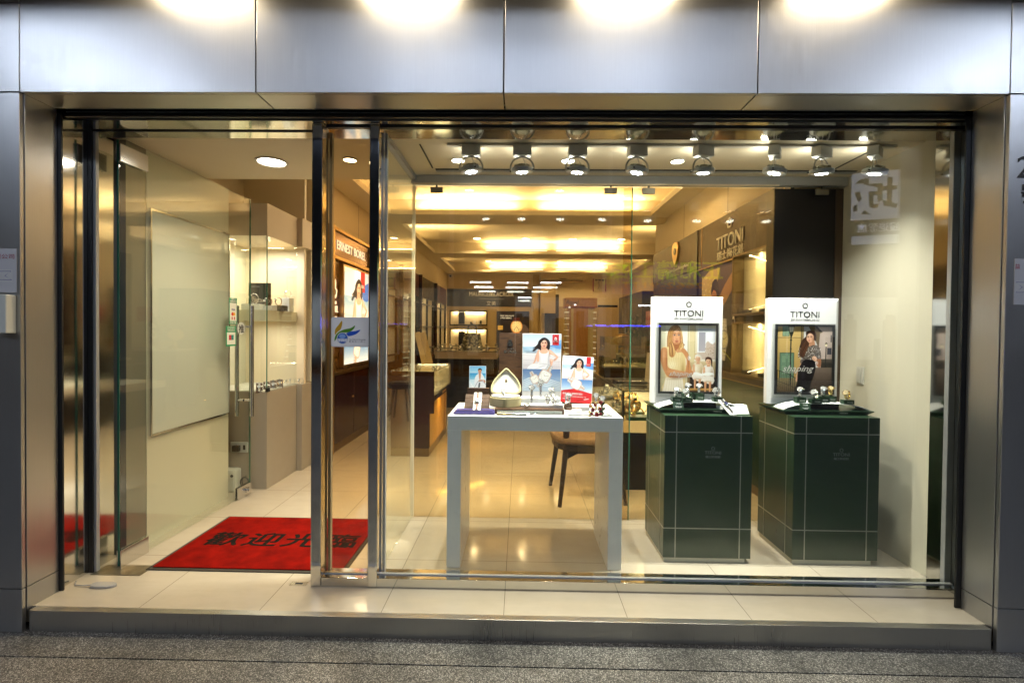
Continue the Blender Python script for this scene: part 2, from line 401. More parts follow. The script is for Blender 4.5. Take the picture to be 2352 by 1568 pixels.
def carpet(m, N, L, b):
    p = worldpos(N, L); n = noise(N, L, p, 420, 3, .7); q = noise(N, L, p, 9, 5, .6)
    mx = N.new('ShaderNodeMath'); mx.operation = 'MULTIPLY'; L.new(n, mx.inputs[0]); L.new(q, mx.inputs[1])
    L.new(ramp(N, L, mx.outputs[0], [(.12, (.11, .003, .002)), (.36, (.30, .007, .003))]), b.inputs['Base Color']); bump(N, L, b, n, .9, .004)
REDC = mat('red_carpet', rough=.95, spec=.05, fn=carpet)
def wood(name, a, bcol, rough=.35, vec=(3, 3, 40)):
    def fn(m, N, L, b):
        n = noise(N, L, coords(N, L, vec), 2.2, 8, .65)
        L.new(ramp(N, L, n, [(.3, a), (.5, bcol), (.62, a), (.75, bcol)]), b.inputs['Base Color'])
    return mat(name, rough=rough, spec=.25, fn=fn)
WALNUT = wood('walnut', (.030, .014, .007), (.085, .042, .020), .6)
OAK = wood('orange_oak', (.34, .17, .05), (.46, .25, .09), .35, (30, 30, 2))
DWOOD = wood('dark_wood', (.018, .012, .008), (.04, .025, .016), .3, (4, 4, 30))

# ------------------------------------------------------------------ street side: pavement, step
YF = 2.305; XL, XR = -2.395, 2.245; ZF = 2.496
g0 = at(0, 1505.6, Z=-.10); g1 = at(2352, 1555.5, Z=-.10)
sl = (g1.y-g0.y)/(g1.x-g0.x); ya = g0.y+sl*(-14-g0.x); yb = g0.y+sl*(14-g0.x)
m = MB().prism([(-14, ya+.004), (14, yb+.004), (14, 2.5), (-14, 2.5)], -.3, -.10, 'z'); struct('pavement', m, PAVE1, 'grey washed pebble paving along the foot of the shop step')
m = MB().prism([(-14, -10), (14, -10), (14, yb-.004), (-14, ya-.004)], -.3, -.10, 'z'); struct('pavement', m, PAVE2, 'paler pebble paving nearest the street')
struct('pavement_joint', MB().prism([(-14, ya-.004), (14, yb-.004), (14, yb+.004), (-14, ya+.004)], -.3, -.108, 'z'), BLACK, 'thin dark joint line across the paving')

sf = thing('shop_facade', 'brushed steel shop front with fascia panels, flanking columns and polished window frame', 'shop front', (0, YF, 0))
def L0(o): o.location = Vector(o.location)-Vector((0, YF, 0)); return o
def part(name, mb, m, **k): return L0(mb.build(name, m, sf, **k))
xs = [XL, -1.262, -.089, 1.093, XR]
for i in range(4):
    a, b = xs[i]+.003, xs[i+1]-.003
    if i == 0: a = XL
    if i == 3: b = XR
    part('fascia_panel', MB().box(a, b, YF, YF+.02, ZF, 3.3), STEEL, bevel=.002)
    part('soffit_panel', MB().box(a, b, YF+.022, 2.478, ZF, ZF+.02), STEEL, bevel=.0015)
for s_, x0, x1 in ((-1, -4.2, XL-.004), (1, XR+.004, 4.2)):
    zj = .11 if s_ < 0 else .105
    for z0, z1 in ((-.10, zj-.002), (zj+.002, ZF-.002), (ZF+.002, 2.915), (2.92, 3.3)):
        part('column_panel', MB().box(x0, x1, YF, YF+.02, z0, z1), STEEL, bevel=.002)
    xa, xb = (XL-.02, XL) if s_ < 0 else (XR, XR+.02)
    for z0, z1 in ((-.0, zj-.002), (zj+.002, ZF)):
        part('reveal_panel', MB().box(xa, xb, YF+.022, 2.49, z0, z1), STEEL, bevel=.0015)
    part('column_core', MB().box(*((-4.2, XL-.045) if s_ < 0 else (XR+.11, 4.2)), YF+.021, 2.9, -.1, 3.3), DARKG)
part('fascia_core', MB().box(-4.2, 4.2, YF+.021, 2.46, ZF+.022, 3.3), DARKG)
part('step_riser', MB().box(XL+.02, XR-.01, YF+.012, YF+.03, -.10, -.002), STEELH, bevel=.0015)
part('step_nosing', MB().box(XL+.02, XR-.01, YF+.010, YF+.05, -.002, .001), STEELH, bevel=.001)
# shutter slot and tracks
m = MB().box(-2.43, 2.30, 2.5585, 2.5625, 2.478, 2.60)
part('shutter_slot', m, BLACK)
m = MB()
for z0, z1, y in ((2.505, 2.512, 2.545), (2.523, 2.529, 2.54), (2.541, 2.546, 2.53)): m.box(-2.40, 2.26, y, y+.01, z0, z1)
part('shutter_slat', m, ALU)
part('shutter_bar', MB().box(-2.40, 2.27, 2.535, 2.558, 2.480, 2.496), mat('dark_steel', (.10, .10, .10), .3, .9), bevel=.002)
for x0, x1 in ((XL-.02, XL+.020), (XR-.024, XR+.10)):
    part('shutter_track', MB().box(x0, x1, 2.492, 2.503, .0, 2.475), BLACK, bevel=.002)
# polished frame: header, sill, jambs, posts
part('frame_header', MB().box(-2.41, 2.335, 2.563, 2.80, 2.472, 2.60), POLI)
part('header_channel', MB().box(-1.05, 2.33, 2.620, 2.648, 2.4635, 2.4715), BLACK)
part('header_channel', MB().box(-2.40, -1.11, 2.69, 2.70, 2.466, 2.4715), BLACK)
part('frame_sill', MB().box(-1.055, 2.32, 2.585, 2.692, .0005, .050), POLI, bevel=.0015)
part('sill_channel', MB().box(-.752, 2.32, 2.624, 2.642, .0505, .055), ALU)
part('sill_channel', MB().box(-1.053, -.806, 2.624, 2.642, .0505, .055), ALU)
part('frame_jamb', MB().box(-2.43, -2.41, 2.504, 2.90, 0, 2.474), POLI)
part('frame_jamb', MB().box(2.335, 2.35, 2.504, 2.81, 0, 2.474), POLI)
for x0, x1 in ((-1.112, -1.056), (-.805, -.753)):
    part('frame_post', MB().box(x0, x1, 2.580, 2.672, 0, 2.471), POLI, bevel=.006)
    part('post_channel', MB().box(x1+.0005, x1+.016, 2.673, 2.70, .0, 2.455), ALU)
part('side_channel', MB().box(-2.409, -2.372, 2.693, 2.715, 0, 2.474), ALU, bevel=.002)
part('side_channel', MB().box(-2.409, -2.386, 2.684, 2.6925, 0, 2.474), BLACK, bevel=.001)
part('side_channel', MB().box(2.300, 2.334, 2.652, 2.68, 0, 2.471), ALU, bevel=.002)

# glass of the window, each pane a thing
def pane(label, x0, x1, y0, y1, z0, z1, m_=None):
    o = thing('window_glass', label, 'glass pane', ((x0+x1)/2, (y0+y1)/2, z0), 0)
    b = MB().box(x0-(x0+x1)/2, x1-(x0+x1)/2, y0-(y0+y1)/2, y1-(y0+y1)/2, 0, z1-z0).build('pane', m_ or GLASS, o)
    return o
win = pane('large clear front window pane in front of the white table and green plinths', -.738, 2.330, 2.628, 2.638, .0555, 2.463)
sid = pane('narrow glass side light between two polished posts with a tax refund sticker', -1.055, -.806, 2.628, 2.638, .0555, 2.462, BRONZEG2)
par = pane('glass partition pane running back beside the entrance, left end of the display', -.785, -.775, 2.71, 3.552, .012, 2.44)
reb = pane('wide rear glass partition pane behind the white table', -.77, .80, 3.562, 3.572, .008, 2.425, BRONZEG)
rec = pane('rear glass partition pane behind the first green plinth', .745, 1.835, 3.58, 3.59, .008, 2.425, BRONZEG)
for x, y, l in ((-.785, 3.556, 0),):
    MB().box(-.012, .012, -.004, .004, 0, 2.42).build('edge', mat('frosted_edge', (.8, .75, .6), .4, coat=.3), reb, loc=(x-(.015), 0, 0))
MB().box(.0, .006, -.005, .005, 0, 2.415).build('edge', EDGE, reb, loc=(.785, 0, 0))

# ------------------------------------------------------------------ inside: floor, ceilings, walls
struct('floor', MB().box(-4, 4, YF+.051, 14.6, -.08, 0), TILE, 'cream polished floor tiles from the step to the back wall')
struct('ceiling', MB().box(-3.2, 2.36, 2.801, 3.66, 2.50, 3.3), CEIL, 'flat cream ceiling above the entrance and window display')
m = MB()
Z0, Z1, Z2 = 2.98, 3.04, 3.24
trays = [(-1.82, 1.79, 4.0, 6.82), (-1.82, 2.94, 7.45, 10.3), (-1.82, 2.94, 11.0, 13.57)]
ys = [3.66]+[v for t in trays for v in t[2:]]+[14.3]
for i in range(0, len(ys), 2): m.box(-3.0, 3.6, ys[i], ys[i+1], Z0, Z1)
for x0, x1, y0, y1 in trays: m.box(-3.0, x0, y0, y1, Z0, Z1); m.box(x1, 3.6, y0, y1, Z0, Z1)
S = .2
for i in range(0, len(ys), 2): m.box(-3.0, 3.6, ys[i]+(S if i else 0), ys[i+1]-(S if i < len(ys)-2 else 0), Z1+.0005, Z2+.2)
for x0, x1, y0, y1 in trays: m.box(-3.0, x0-S, y0-S, y1+S, Z1+.0005, Z2+.2); m.box(x1+S, 3.6, y0-S, y1+S, Z1+.0005, Z2+.2)
m.box(-3, 3.6, 3.6, 14.3, Z2, Z2+.3)
struct('ceiling', m, CEIL, 'main shop ceiling with three recessed glowing trays')
struct('wall', MB().box(-2.45, -2.37, 3.06, 3.93, 0, 2.5), CREAMW, 'pale wall behind the open glass door')
struct('wall', MB().box(-2.45, -2.372, 2.901, 3.058, 0, 2.5), mat('olive_steel', (.26, .25, .21), .35, .4), 'grey steel clad wall end beside the door hinge')
struct('wall', MB().box(-2.80, -2.72, 3.93, 5.2, 0, 3.3).box(-2.8, -2.451, 3.93, 4.0, 0, 2.5), CREAM, 'cream wall of the recess past the door')
struct('wall', MB().box(-2.8, -2.12, 5.15, 14.1, 0, 2.98), CREAM, 'cream left wall of the shop')
struct('wall', MB().box(2.335, 2.45, 2.811, 3.66, 0, 2.5), CREAMW, 'pale right wall of the window display')
struct('wall', MB().box(2.05, 3.6, 3.72, 7.5, 0, 2.98), CREAM, 'cream right wall of the shop')
struct('wall', MB().box(3.2, 3.6, 7.5, 14.3, 0, 2.98), CREAM, 'cream right wall of the deeper part of the shop')
struct('wall', MB().box(-2.8, .74, 14.1, 14.3, 0, 2.98).box(.74, 3.6, 14.1, 14.3, 2.06, 2.98).box(.74, 3.6, 15.6, 15.8, 0, 2.98).box(3.3, 3.4, 14.3, 15.6, 0, 2.98), CREAM, 'cream back wall of the shop')
struct('wall', MB().box(-3.2, -2.12, 4.76, 4.80, 0, 2.98), CREAM, 'cream wall face beside the display niche')
# grooves of the wall panels
for x0, x1, ys_ in ((-2.121, -2.119, (5.0, 6.35, 7.7, 9.3, 11, 12.6)), (2.0485, 2.0505, (4.9, 6.2))):
    mm = MB()
    for y in ys_: mm.box(x0, x1, y, y+.006, 2.5, 2.975)
    struct('wall_joint', mm, BROWN, 'fine vertical joints between the wall panels')

# partition header rail and ceiling slots
hr = thing('partition_rail', 'grey aluminium rail along the ceiling above the rear glass partition', 'rail', (0, 3.56, 2.43))
MB().box(-.80, 2.33, -.02, .03, .008, .069).build('rail', ALU, hr)
MB().box(-.78, 1.84, -.028, -.0205, .0, .012).build('bright_edge', mat('warm_edge', (.85, .75, .6), .3, .5), hr)
MB().box(-.80, -.765, -.85, -.021, .03, .069).build('rail', ALU, hr)
for i, (x, w_, lab) in enumerate(((1003, 30, 'left end of the partition'), (1403, 29, 'middle of the partition'), (1490, 29, 'right of the dark glass edge'), (1889, 28, 'top of the black panel'))):
    p = at(x, 431, Y=3.545)
    t = thing('patch_fitting', 'small grey steel glass clamp hanging at the '+lab, 'glass clamp', (p.x, 3.548, 2.372), 0, 'glass clamps under the partition rail')
    MB().box(-.045, .045, -.007, .007, 0, .043).build('plate', mat('clamp_steel', (.23, .21, .17), .35, .7), t, bevel=.002)
    MB().box(-.006, .006, -.006, .006, .0435, .06).build('stem', DARKG, t)
for a, b, c, d in ((-.60, 2.30, 3.40, 3.415),):
    o = thing('ceiling_slot', 'long grey recessed slot in the display ceiling near the rear glass', 'ceiling slot', ((a+b)/2, c, 2.4985)); MB().box(a-(a+b)/2, b-(a+b)/2, 0, .018, -.004, .001).build('slot', DARKG, o)
    MB().box(a-(a+b)/2, b-(a+b)/2, .0185, .05, -.006, .001).build('rail', ALU, o)
for x, y0, y1, lab in ((-.62, 2.95, 3.38, 'left'), (2.12, 2.98, 3.38, 'right')):
    o = thing('ceiling_slot', 'thin dark slot running back in the display ceiling at its %s end' % lab, 'ceiling slot', (x, y0, 2.4985)); MB().box(0, .008, 0, y1-y0, -.003, .001).build('slot', DARKG, o)

# black panel at the right end of the partition
bp = thing('dark_partition', 'tall black brown panel standing between the wall cabinet and the pale right wall', 'panel', (2.08, 3.6, 0))
MB().box(-.242, .20, 0, .10, 0, 2.43).build('panel', BLACKP, bp)
MB().box(.2005, .252, -.01, .10, 0, 2.43).build('side_trim', BROWN, bp)
st = at(1977, 862, X=2.335)
sw = thing('wall_switch', 'white double rocker switch plate on the pale right wall', 'switch', (2.335, st.y, st.z))
MB().box(-.008, 0, -.035, .035, -.06, .06).build('plate', mat('switch_white', (.62, .60, .52), .35), sw, bevel=.003)
MB().box(-.012, -.0085, -.012, .025, -.05, .05).build('rocker', mat('switch_white'), sw, bevel=.002)

# ------------------------------------------------------------------ lamps
def downlight(name, label, x, y, z, r, power, col=(1, .88, .7), group=None, cone=130):
    t = thing(name, label, 'downlight', (x, y, z), 0, group)
    MB().lathe([(r*1.22, -.003), (r*1.22, -.006), (r*1.05, -.010), (r, -.004), (r, -.001)], n=28).build('trim_ring', WHITEP, t, smooth=True)
    MB().lathe([(r*.98, -.0012), (r*.98, -.0035)], n=28).build('bulb_disc', GLOW, t)
    if power: lamp(t, (0, 0, -.015), power, col, r*.8, cone, .9, aim=(0, 0, -1))
    return t
downlight('ceiling_downlight', 'largest round downlight in the ceiling above the red mat', -1.68, 3.27, 2.5, .085, 85, (1, .83, .58))
for i, x in enumerate((-1.134, -.419, .302, 1.015)):
    downlight('ceiling_downlight', ['small round downlight above the narrow side light', 'small downlight behind the first track spotlight from the left', 'small downlight behind the third track spotlight from the left', 'small downlight between the fourth and fifth track spotlights'][i], x, 3.22, 2.5, .04, 42, (1, .84, .58), 'small downlights over the window display')
W_ = ['left end', 'left of centre', 'right of centre', 'right end']
for ti, (yy, xs_) in enumerate(((10.0, (-.90, .09, 1.05, 2.04)), (13.3, (-.885, .09, 1.06, 2.05)), (5.3, (-1.1, -.2, .7, 1.5)))):  # the front tray's row of lamps is invented
    for k, x in enumerate(xs_):
        downlight('tray_downlight', 'round downlight at the %s of the %s ceiling tray' % (W_[k], ['middle', 'rearmost', 'front'][ti]), x, yy, Z2, .075, 45 if ti < 2 else 60, (1, .74, .44), 'downlights in the ceiling trays', 150)
# glowing tubes on the ledges of the trays
n_ = 0
for ti, (x0, x1, y0, y1) in enumerate(trays):
    nm = ['front', 'middle', 'rearmost'][ti]
    segs = [((-1.48, -.08), 0), ((.28, 1.68), 1)] if ti == 0 else [((-1.75+1.0, .55), 0), ((.75, 2.1), 1)] if ti == 1 else [((-.85, .62), 0), ((1.0, 2.35), 1)]
    for (a, b), k in segs:
        t = thing('cove_tube', 'warm glowing tube on the far ledge of the %s ceiling tray, %s one' % (nm, 'left' if k == 0 else 'right'), 'light tube', ((a+b)/2, y1+.12, Z1+.001), 0, 'warm tubes in the ceiling trays')
        L_ = (b-a)/2
        MB().box(-L_, L_, -.02, .02, 0, .004).build('holder', WHITEP, t)
        MB().tube([(-L_, 0, .016), (L_, 0, .016)], .010).build('tube', COVE, t)
        lamp(t, (0, 0, .04), 32, (1, .74, .42), area=(2*L_, .05), aim=(0, -.2, 1))
    for sx, nm2 in ((x0-.12, 'left'), (x1+.12, 'right')):
        t = thing('cove_tube', 'warm glowing tube along the %s ledge of the %s ceiling tray' % (nm2, nm), 'light tube', (sx, (y0+y1)/2, Z1+.001), 0, 'warm tubes in the ceiling trays')
        L_ = (y1-y0)/2-.35
        MB().box(-.02, .02, -L_, L_, 0, .004).build('holder', WHITEP, t)
        MB().tube([(0, -L_, .016), (0, L_, .016)], .010).build('tube', COVE, t)
        lamp(t, (0, 0, .04), 22, (1, .74, .42), area=(.05, 2*L_), aim=(-.2 if sx > 0 else .2, 0, 1))

# track with eight spotlights
tr = thing('lighting_track', 'thin white lighting track along the display ceiling carrying the spotlights', 'track', (.85, 2.945, 2.50))
MB().box(-1.3, 1.36, -.016, .016, -.014, -.001).build('track', WHITEP, tr)
def spot_proto():
    t = thing('track_spotlight', '', 'spotlight', (0, 0, 0), 0, 'silver spotlights on the display ceiling track')
    MB().box(-.055, .055, -.03, .03, -.072, -.015).build('driver_box', mat('spot_grey', (.72, .73, .70), .4, .05), t, bevel=.003)
    pts = [(.069*math.cos(a), 0, -.142+.066*math.sin(a)) for a in [math.pi*k/14 for k in range(15)]]
    pts = [(.069, 0, -.158)]+pts+[(-.069, 0, -.158)]
    MB().tube(pts, .0015, 6, flat=.005).build('yoke', WHITEP, t)
    MB().tube([(.0, 0, -.074), (.015, .01, -.10), (.03, .012, -.125), (.02, .0, -.145), (.005, 0, -.152)], .0022, 6).build('cable', WHITEP, t, smooth=True)
    h = MB().lathe([(.064, -.012), (.066, -.010), (.066, .012), (.060, .015), (.050, .012), (.050, -.008)], n=32).build('lamp_ring', mat('spot_ring', (.78, .81, .84), .4, .1), t, smooth=True, loc=(0, 0, -.157))
    b = MB().lathe([(.048, .004), (.046, .012), (.030, .034), (.022, .036), (.0, .036)], n=28)
    for k in range(14):
        a = 2*math.pi*k/14; b.obox((.041*math.cos(a), .041*math.sin(a), .02), .012, .002, .024, Matrix.Rotation(a, 3, 'Z'))
    b.build('heat_sink', mat('heat_sink', (.45, .45, .36), .4, .7), h)
    b = MB()
    for k in range(6):
        a = 2*math.pi*k/6; b.ball((.026*math.cos(a), .026*math.sin(a), -.008), .0115, .0115, .010, 8, 5)
    b.ball((0, 0, -.010), .0115, .0115, .010, 8, 5)
    b.build('led_lens', GLOWC, h)
    MB().lathe([(.046, -.002), (.046, -.006), (.0, -.006)], n=24).build('reflector', mat('reflector_white', (.9, .9, .9), .3, emit=(1, 1, 1), power=1.2), h)
    for s_ in (-1, 1): MB().tube([(s_*.064, 0, 0), (s_*.076, 0, 0)], .004, 8).build('knob', BLACK, h)
    lamp(h, (0, 0, -.022), 72, (1, .97, .90), .03, 118, 1, aim=(0, 0, -1))
    lamp(t, (0, .055, -.10), .35, (1, .95, .84), area=(.09, .03), aim=(0, .25, 1))  # upward spill light added to brighten the ceiling and driver box
    return t
sp0 = spot_proto()
sx_ = [1082, 1199, 1326, 1463, 1615, 1779, 1887, 2009]
tgt = [(-.15, 3.0), (.05, 3.1), (.22, 3.1), (.45, 3.05), (1.1, 3.1), (1.25, 3.1), (1.85, 3.15), (1.95, 3.15)]
rzs = [0, 0, 0, .15, .3, 1.0, .45, .75]
for i, (x, tg) in enumerate(zip(sx_, tgt)):
    p = at(x, 398, Y=2.945); o = sp0 if i == 0 else copy_tree(sp0)
    o.location = (p.x, 2.945, 2.5); o.rotation_euler = (0, 0, rzs[i])
    o['label'] = 'silver track spotlight, %s from the left of the eight' % ['first', 'second', 'third', 'fourth', 'fifth', 'sixth', 'seventh', 'eighth and last'][i]
    d = Vector((tg[0]-p.x, tg[1]-2.93, .95-2.33)); d.rotate(Matrix.Rotation(-rzs[i], 3, 'Z'))
    for ch in o.children:
        if ch.name.startswith('lamp_ring') and i == 7:
            for g in ch.children:
                if g.type == 'LIGHT': g.data = g.data.copy(); g.data.energy *= .32
        if ch.name.startswith('lamp_ring'): ch.rotation_euler = d.to_track_quat('-Z', 'Y').to_euler()

# wall washers under an unseen canopy added to darken the steel's reflection
cn = thing('canopy', 'unseen shallow canopy added above the fascia to darken its reflection', 'canopy', (0, YF, 3.3))
MB().box(-4.2, 4.2, -.95, 0, .0, .08).build('canopy_slab', DARKG, cn)
for i, x in enumerate((-1.66, -.58, .52, 1.60)):
    t = thing('wall_washer', 'warm downlight washing the fascia, %s from the left' % ['first', 'second', 'third', 'fourth'][i], 'downlight', (x, YF-.19, 3.3), 0, 'wall washers over the fascia')
    MB().lathe([(.05, -.001), (.05, -.16), (.043, -.17), (.043, -.165)], n=24).build('can', BLACK, t, smooth=True)
    MB().lathe([(.04, -.163), (.04, -.166)], n=24).build('bulb_disc', GLOW, t)
    lamp(t, (0, 0, -.19), 4.6, (1, .80, .52), area=(.44, .05), aim=(0, .25, -1))

# the far side of the street: what the glass and steel mirror
ob = thing('opposite_building', 'dark building across the street with glowing sign boards', 'building', (0, -13, -.1))
MB().box(-22, 22, -1, 0, 0, 15).build('wall', mat('street_wall', (.10, .10, .11), .8), ob)
MB().box(-9, -2, .01, .3, 9.2, 11).build('sign_board', mat('sign_glow_blue', (.8, .85, 1), .5, emit=(.62, .74, 1), power=1.6), ob)
MB().box(1, 9, .01, .3, 9.2, 11).build('sign_board', mat('sign_glow_blue'), ob)
MB().box(-5, 6, .01, .25, 11.6, 13).build('sign_board', mat('sign_glow_blue'), ob)
for k, (x0, x1, z1, c, pw) in enumerate(((-15, -10, 2.9, (1, .8, .5), .5), (-9.4, -5.2, 2.7, (.8, .9, 1), .35), (-4.6, -.8, 3.0, (1, .86, .62), .4), (-.2, 3.4, 2.7, (.75, .85, 1), .28), (4.0, 8.6, 2.9, (1, .75, .5), .35), (9.2, 14, 2.8, (.85, .9, 1), .45))):  # glowing panes added so the polished posts mirror something brighter
    f_ = MB().box(x0, x1, .01, .05, .5, z1).build('shop_window', mat('added_shop_glow_%d' % k, (.4, .4, .4), .5, emit=c, power=pw*.6), ob)
    m = MB(); rnd = random.Random(k)
    for q_ in range(14): a_ = rnd.uniform(x0, x1-.4); h_ = rnd.uniform(.5, 1.8); m.box(a_, a_+rnd.uniform(.15, .5), .052, .10, .5, .5+h_)
    m.build('goods', DARKG, f_)
LT = mat('street_tube', (1, 1, 1), .5, emit=(.92, .95, 1), power=16)
for k, (x, y, wd) in enumerate(((1104, 649, 96), (1111, 660, 84), (1189, 650, 96), (1183, 661, 84), (1265, 650, 96), (1245, 661, 84), (1205, 684, 60), (1320, 700, 10), (1672/1.0-190, 702, 70))):
    v = ray(x, y); Yv = 5.38+11.5; q = at(x, y, Y=Yv); L_ = wd*.5*Yv/F_*.5
    t = thing('fluorescent_tube', 'white fluorescent tube mirrored in the window, %s' % ['upper of the left pair', 'lower of the left pair', 'upper of the middle pair', 'lower of the middle pair', 'upper of the right pair', 'lower of the right pair', 'single low one under the middle pairs', 'tiniest one near the wooden tower', 'lone one left of the blonde woman photo'][k], 'light tube', (q.x, -11.5, q.z), 0, 'street tubes')
    MB().box(-L_, L_, -.03, .03, .03, .07).build('holder', WHITEP, t)
    MB().tube([(-L_, 0, 0), (L_, 0, 0)], .025).build('tube', LT, t)
for k, x in enumerate((-8.2, -1.5, 1.9, 8.6)):  # unseen lamps added for frontal light and the glow on the fascia
    t = thing('added_street_lamp', 'tall cool white street lamp added out of view to light the shop front, %s of four' % ['first', 'second', 'third', 'last'][k], 'street lamp', (x, -5.3, -.1), 0, 'added street lamps')
    MB().lathe([(.09, 0), (.09, .3), (.06, .35), (.045, 6.1), (.045, 6.35)], n=16).build('pole', ALU, t, smooth=True)
    hd_ = MB().box(-.45, .45, -.05, .45, 6.36, 6.46).build('lamp_head', ALU, t, bevel=.02); MB().box(-.42, .42, -.0, .42, 6.350, 6.3595).build('diffuser', mat('added_lamp_glow', (1, 1, 1), .5, emit=(.80, .88, 1), power=9), hd_)
    lamp(hd_, (0, .22, 6.33), (115, 34, 34, 115)[k], (.74, .83, 1), area=(1.6, .4), aim=(-x*.9/7.5 if k in (0, 3) else 0, .75, -.62))
# lit signs across the street
def streetsign(name, label, px, py, wd, ht, Yr, rz, m, bits):
    q = at(px, py, Y=5.38-Yr); k = (5.38-Yr)/F_
    t = thing(name, label, 'sign', (q.x, Yr, q.z), math.pi+rz)
    MB().box(-wd*k/2, wd*k/2, 0, .15, -ht*k/2, ht*k/2).build('board', m, t)
    for s, h, dx, dz, mm, wdt in bits: text(s, h*k, mm, t, (dx*k, -.004, dz*k), width=wdt*k if wdt else None, bold=.02)
SB = mat('sign_backing', (.05, .05, .05), .6)
SW_ = mat('street_sign_white', (.9, .9, 1), .5, emit=(.72, .78, 1), power=1.1)
streetsign('street_sign', 'white lit sign with dark brush characters across the street', 2010, 450, 96, 105, -9, .35, SW_, [('城', 62, 5, -35, mat('sign_ink', (.02, .02, .02), .6), None)])
streetsign('street_sign', 'dark strip sign with white characters below the white sign', 2010, 524, 90, 26, -9, .35, SB, [('證退稅店', 15, 0, -8, SW_, 80)])
streetsign('street_sign', 'plain white lit strip under the tax shop sign', 2010, 551, 96, 18, -9, .35, SW_, [])
SG = mat('street_sign_lime', (.6, .8, .1), .5, emit=(.50, .66, .06), power=1.1)
SV = mat('street_sign_violet', (.3, .25, .6), .5, emit=(.22, .18, .42), power=.35)
streetsign('street_sign', 'violet sign with lime characters and a phone number across the street', 1530, 640, 290, 72, -9, .0, SV, [('正和精工店', 32, 0, 2, SG, 250), ('2662-9111', 13, 10, -22, mat('street_sign_red', (.8, .3, .1), .5, emit=(.7, .28, .1), power=.8), 180)])
t = thing('neon_strip', 'thin blue neon strip across the street', 'neon light', (at(1440, 748, Y=14.4).x, -9, at(1440, 748, Y=14.4).z))
MB().tube([(-.95, 0, 0), (.95, 0, 0)], .02).build('tube', mat('blue_neon', (.1, .1, 1), .5, emit=(.05, .06, 1), power=14), t)

# ------------------------------------------------------------------ watches
LK = mat('bracelet_steel', (.78, .78, .78), .2, 1, fn=lambda m, N, L, b: bump(N, L, b, noise(N, L, coords(N, L), 420, 1), .9, .002))
LKG = mat('bracelet_gold', (.80, .58, .22), .2, 1, fn=lambda m, N, L, b: bump(N, L, b, noise(N, L, coords(N, L), 420, 1), .9, .002))
def watch_head(parent, c, M, band, dial, r=.019):
    """case, dial, hands and crown; M turns local z to the way the dial faces"""
    cs = MB().lathe([(r*.8, -.004), (r, -.002), (r, .003), (r*.86, .005), (r*.80, .0035), (0, .0035)], n=20).obox((r+.0025, 0, 0), .005, .004, .004, Matrix.Identity(3)).build('case', band, parent, smooth=True)
    cs.matrix_local = Matrix.Translation(c)@M.to_4x4()
    MB().lathe([(r*.79, .0038), (0, .0038)], n=20).build('dial', dial, cs)
    b = MB().obox((0, .0045, .0044), .0012, .009, .0006, Matrix.Identity(3)).obox((.005, .002, .0047), .0009, .012, .0006, Matrix.Rotation(R(-65), 3, 'Z'))
    for k in range(12):
        a = 2*math.pi*k/12; b.obox((r*.66*math.sin(a), r*.66*math.cos(a), .0042), .001, .003, .0005, Matrix.Rotation(-a, 3, 'Z'))
    b.build('hands', INKD if dial is not DIALK else SILV, cs)
    return cs
def ring_watch(name, label, loc, rz, group, band=None, link=None, dial=None, tilt=50, rr=.026, lean=0):
    """closed bracelet standing on its cuff, dial at the front upper side"""
    t = thing(name, label, 'watch', loc, rz, group)
    c = Vector((0, 0, rr+.002)); pts = [(0, c.y-rr*.86*math.cos(a), c.z+rr*math.sin(a)) for a in [2*math.pi*k/26 for k in range(26)]]
    MB().tube(pts, .0019, 8, closed=True, flat=.0078).build('bracelet', link or LK, t, smooth=True)
    a = R(tilt); p = Vector((0, -rr*.86*math.cos(a), rr*math.sin(a)))*1.02+c; d = Vector((0, -math.cos(a), math.sin(a)))
    M = Matrix.Rotation(math.pi/2-a, 3, 'X')
    watch_head(t, p, M, band or SILV, dial or DIAL)
    return t
def strap_watch(name, label, loc, rz, group, M, L_=.2, strap=None, dial=None, band=None, r=.018, wdt=.017):
    """open strap lying along local y on a slope given by M"""
    t = thing(name, label, 'watch', loc, rz, group)
    for s in (-1, 1):
        o = MB().prism([(s*.012-0, -wdt*.5) if 0 else (-wdt*.5, s*.014), (wdt*.5, s*.014), (wdt*.36, s*L_*.48), (0, s*L_*.5), (-wdt*.36, s*L_*.48)][::1], -.0014, .0014, 'z').build('strap', strap or LEATH, t)
        o.matrix_local = M.to_4x4()
    watch_head(t, M@Vector((0, 0, .004)), M, band or SILV, dial or DIAL, r)
    return t
def block(name, label, loc, wx, wy, h, m, group, word='TITONI', wm=None, rz=0):
    t = thing(name, label, 'display block', loc, rz, group)
    MB().box(-wx/2, wx/2, -wy/2, wy/2, 0, h).build('block', m, t, bevel=.0012)
    if word: text(word, h*.26, wm or PALEL, t, (wx*.05, -wy/2-.0006, h*.3), ext=.0005, width=wx*.55)
    return t
def flower(parent, c, r, wd, m, rot=(0, 0, 0), name='emblem', ext=.002):
    """five lobed plum blossom outline, facing -y"""
    pts = []
    for k in range(60):
        a = 2*math.pi*k/60; q = r*(.86+.17*abs(math.cos(2.5*a))); pts.append((q*math.sin(a), q*math.cos(a)))
    vs = []; n = 60
    for (x, z) in pts:
        l = math.hypot(x, z); vs += [(x, 0, z), (x*(1-wd/l), 0, z*(1-wd/l)), (x, -ext, z), (x*(1-wd/l), -ext, z*(1-wd/l))]
    fs = []
    for i in range(n):
        j = (i+1) % n; a, b = 4*i, 4*j
        fs += [(a+2, b+2, b+3, a+3), (a, b, b+2, a+2), (a+1, a+3, b+3, b+1), (a, a+1, b+1, b)]
    return MB().add(vs, fs).build(name, m, parent, loc=c, rot=rot)
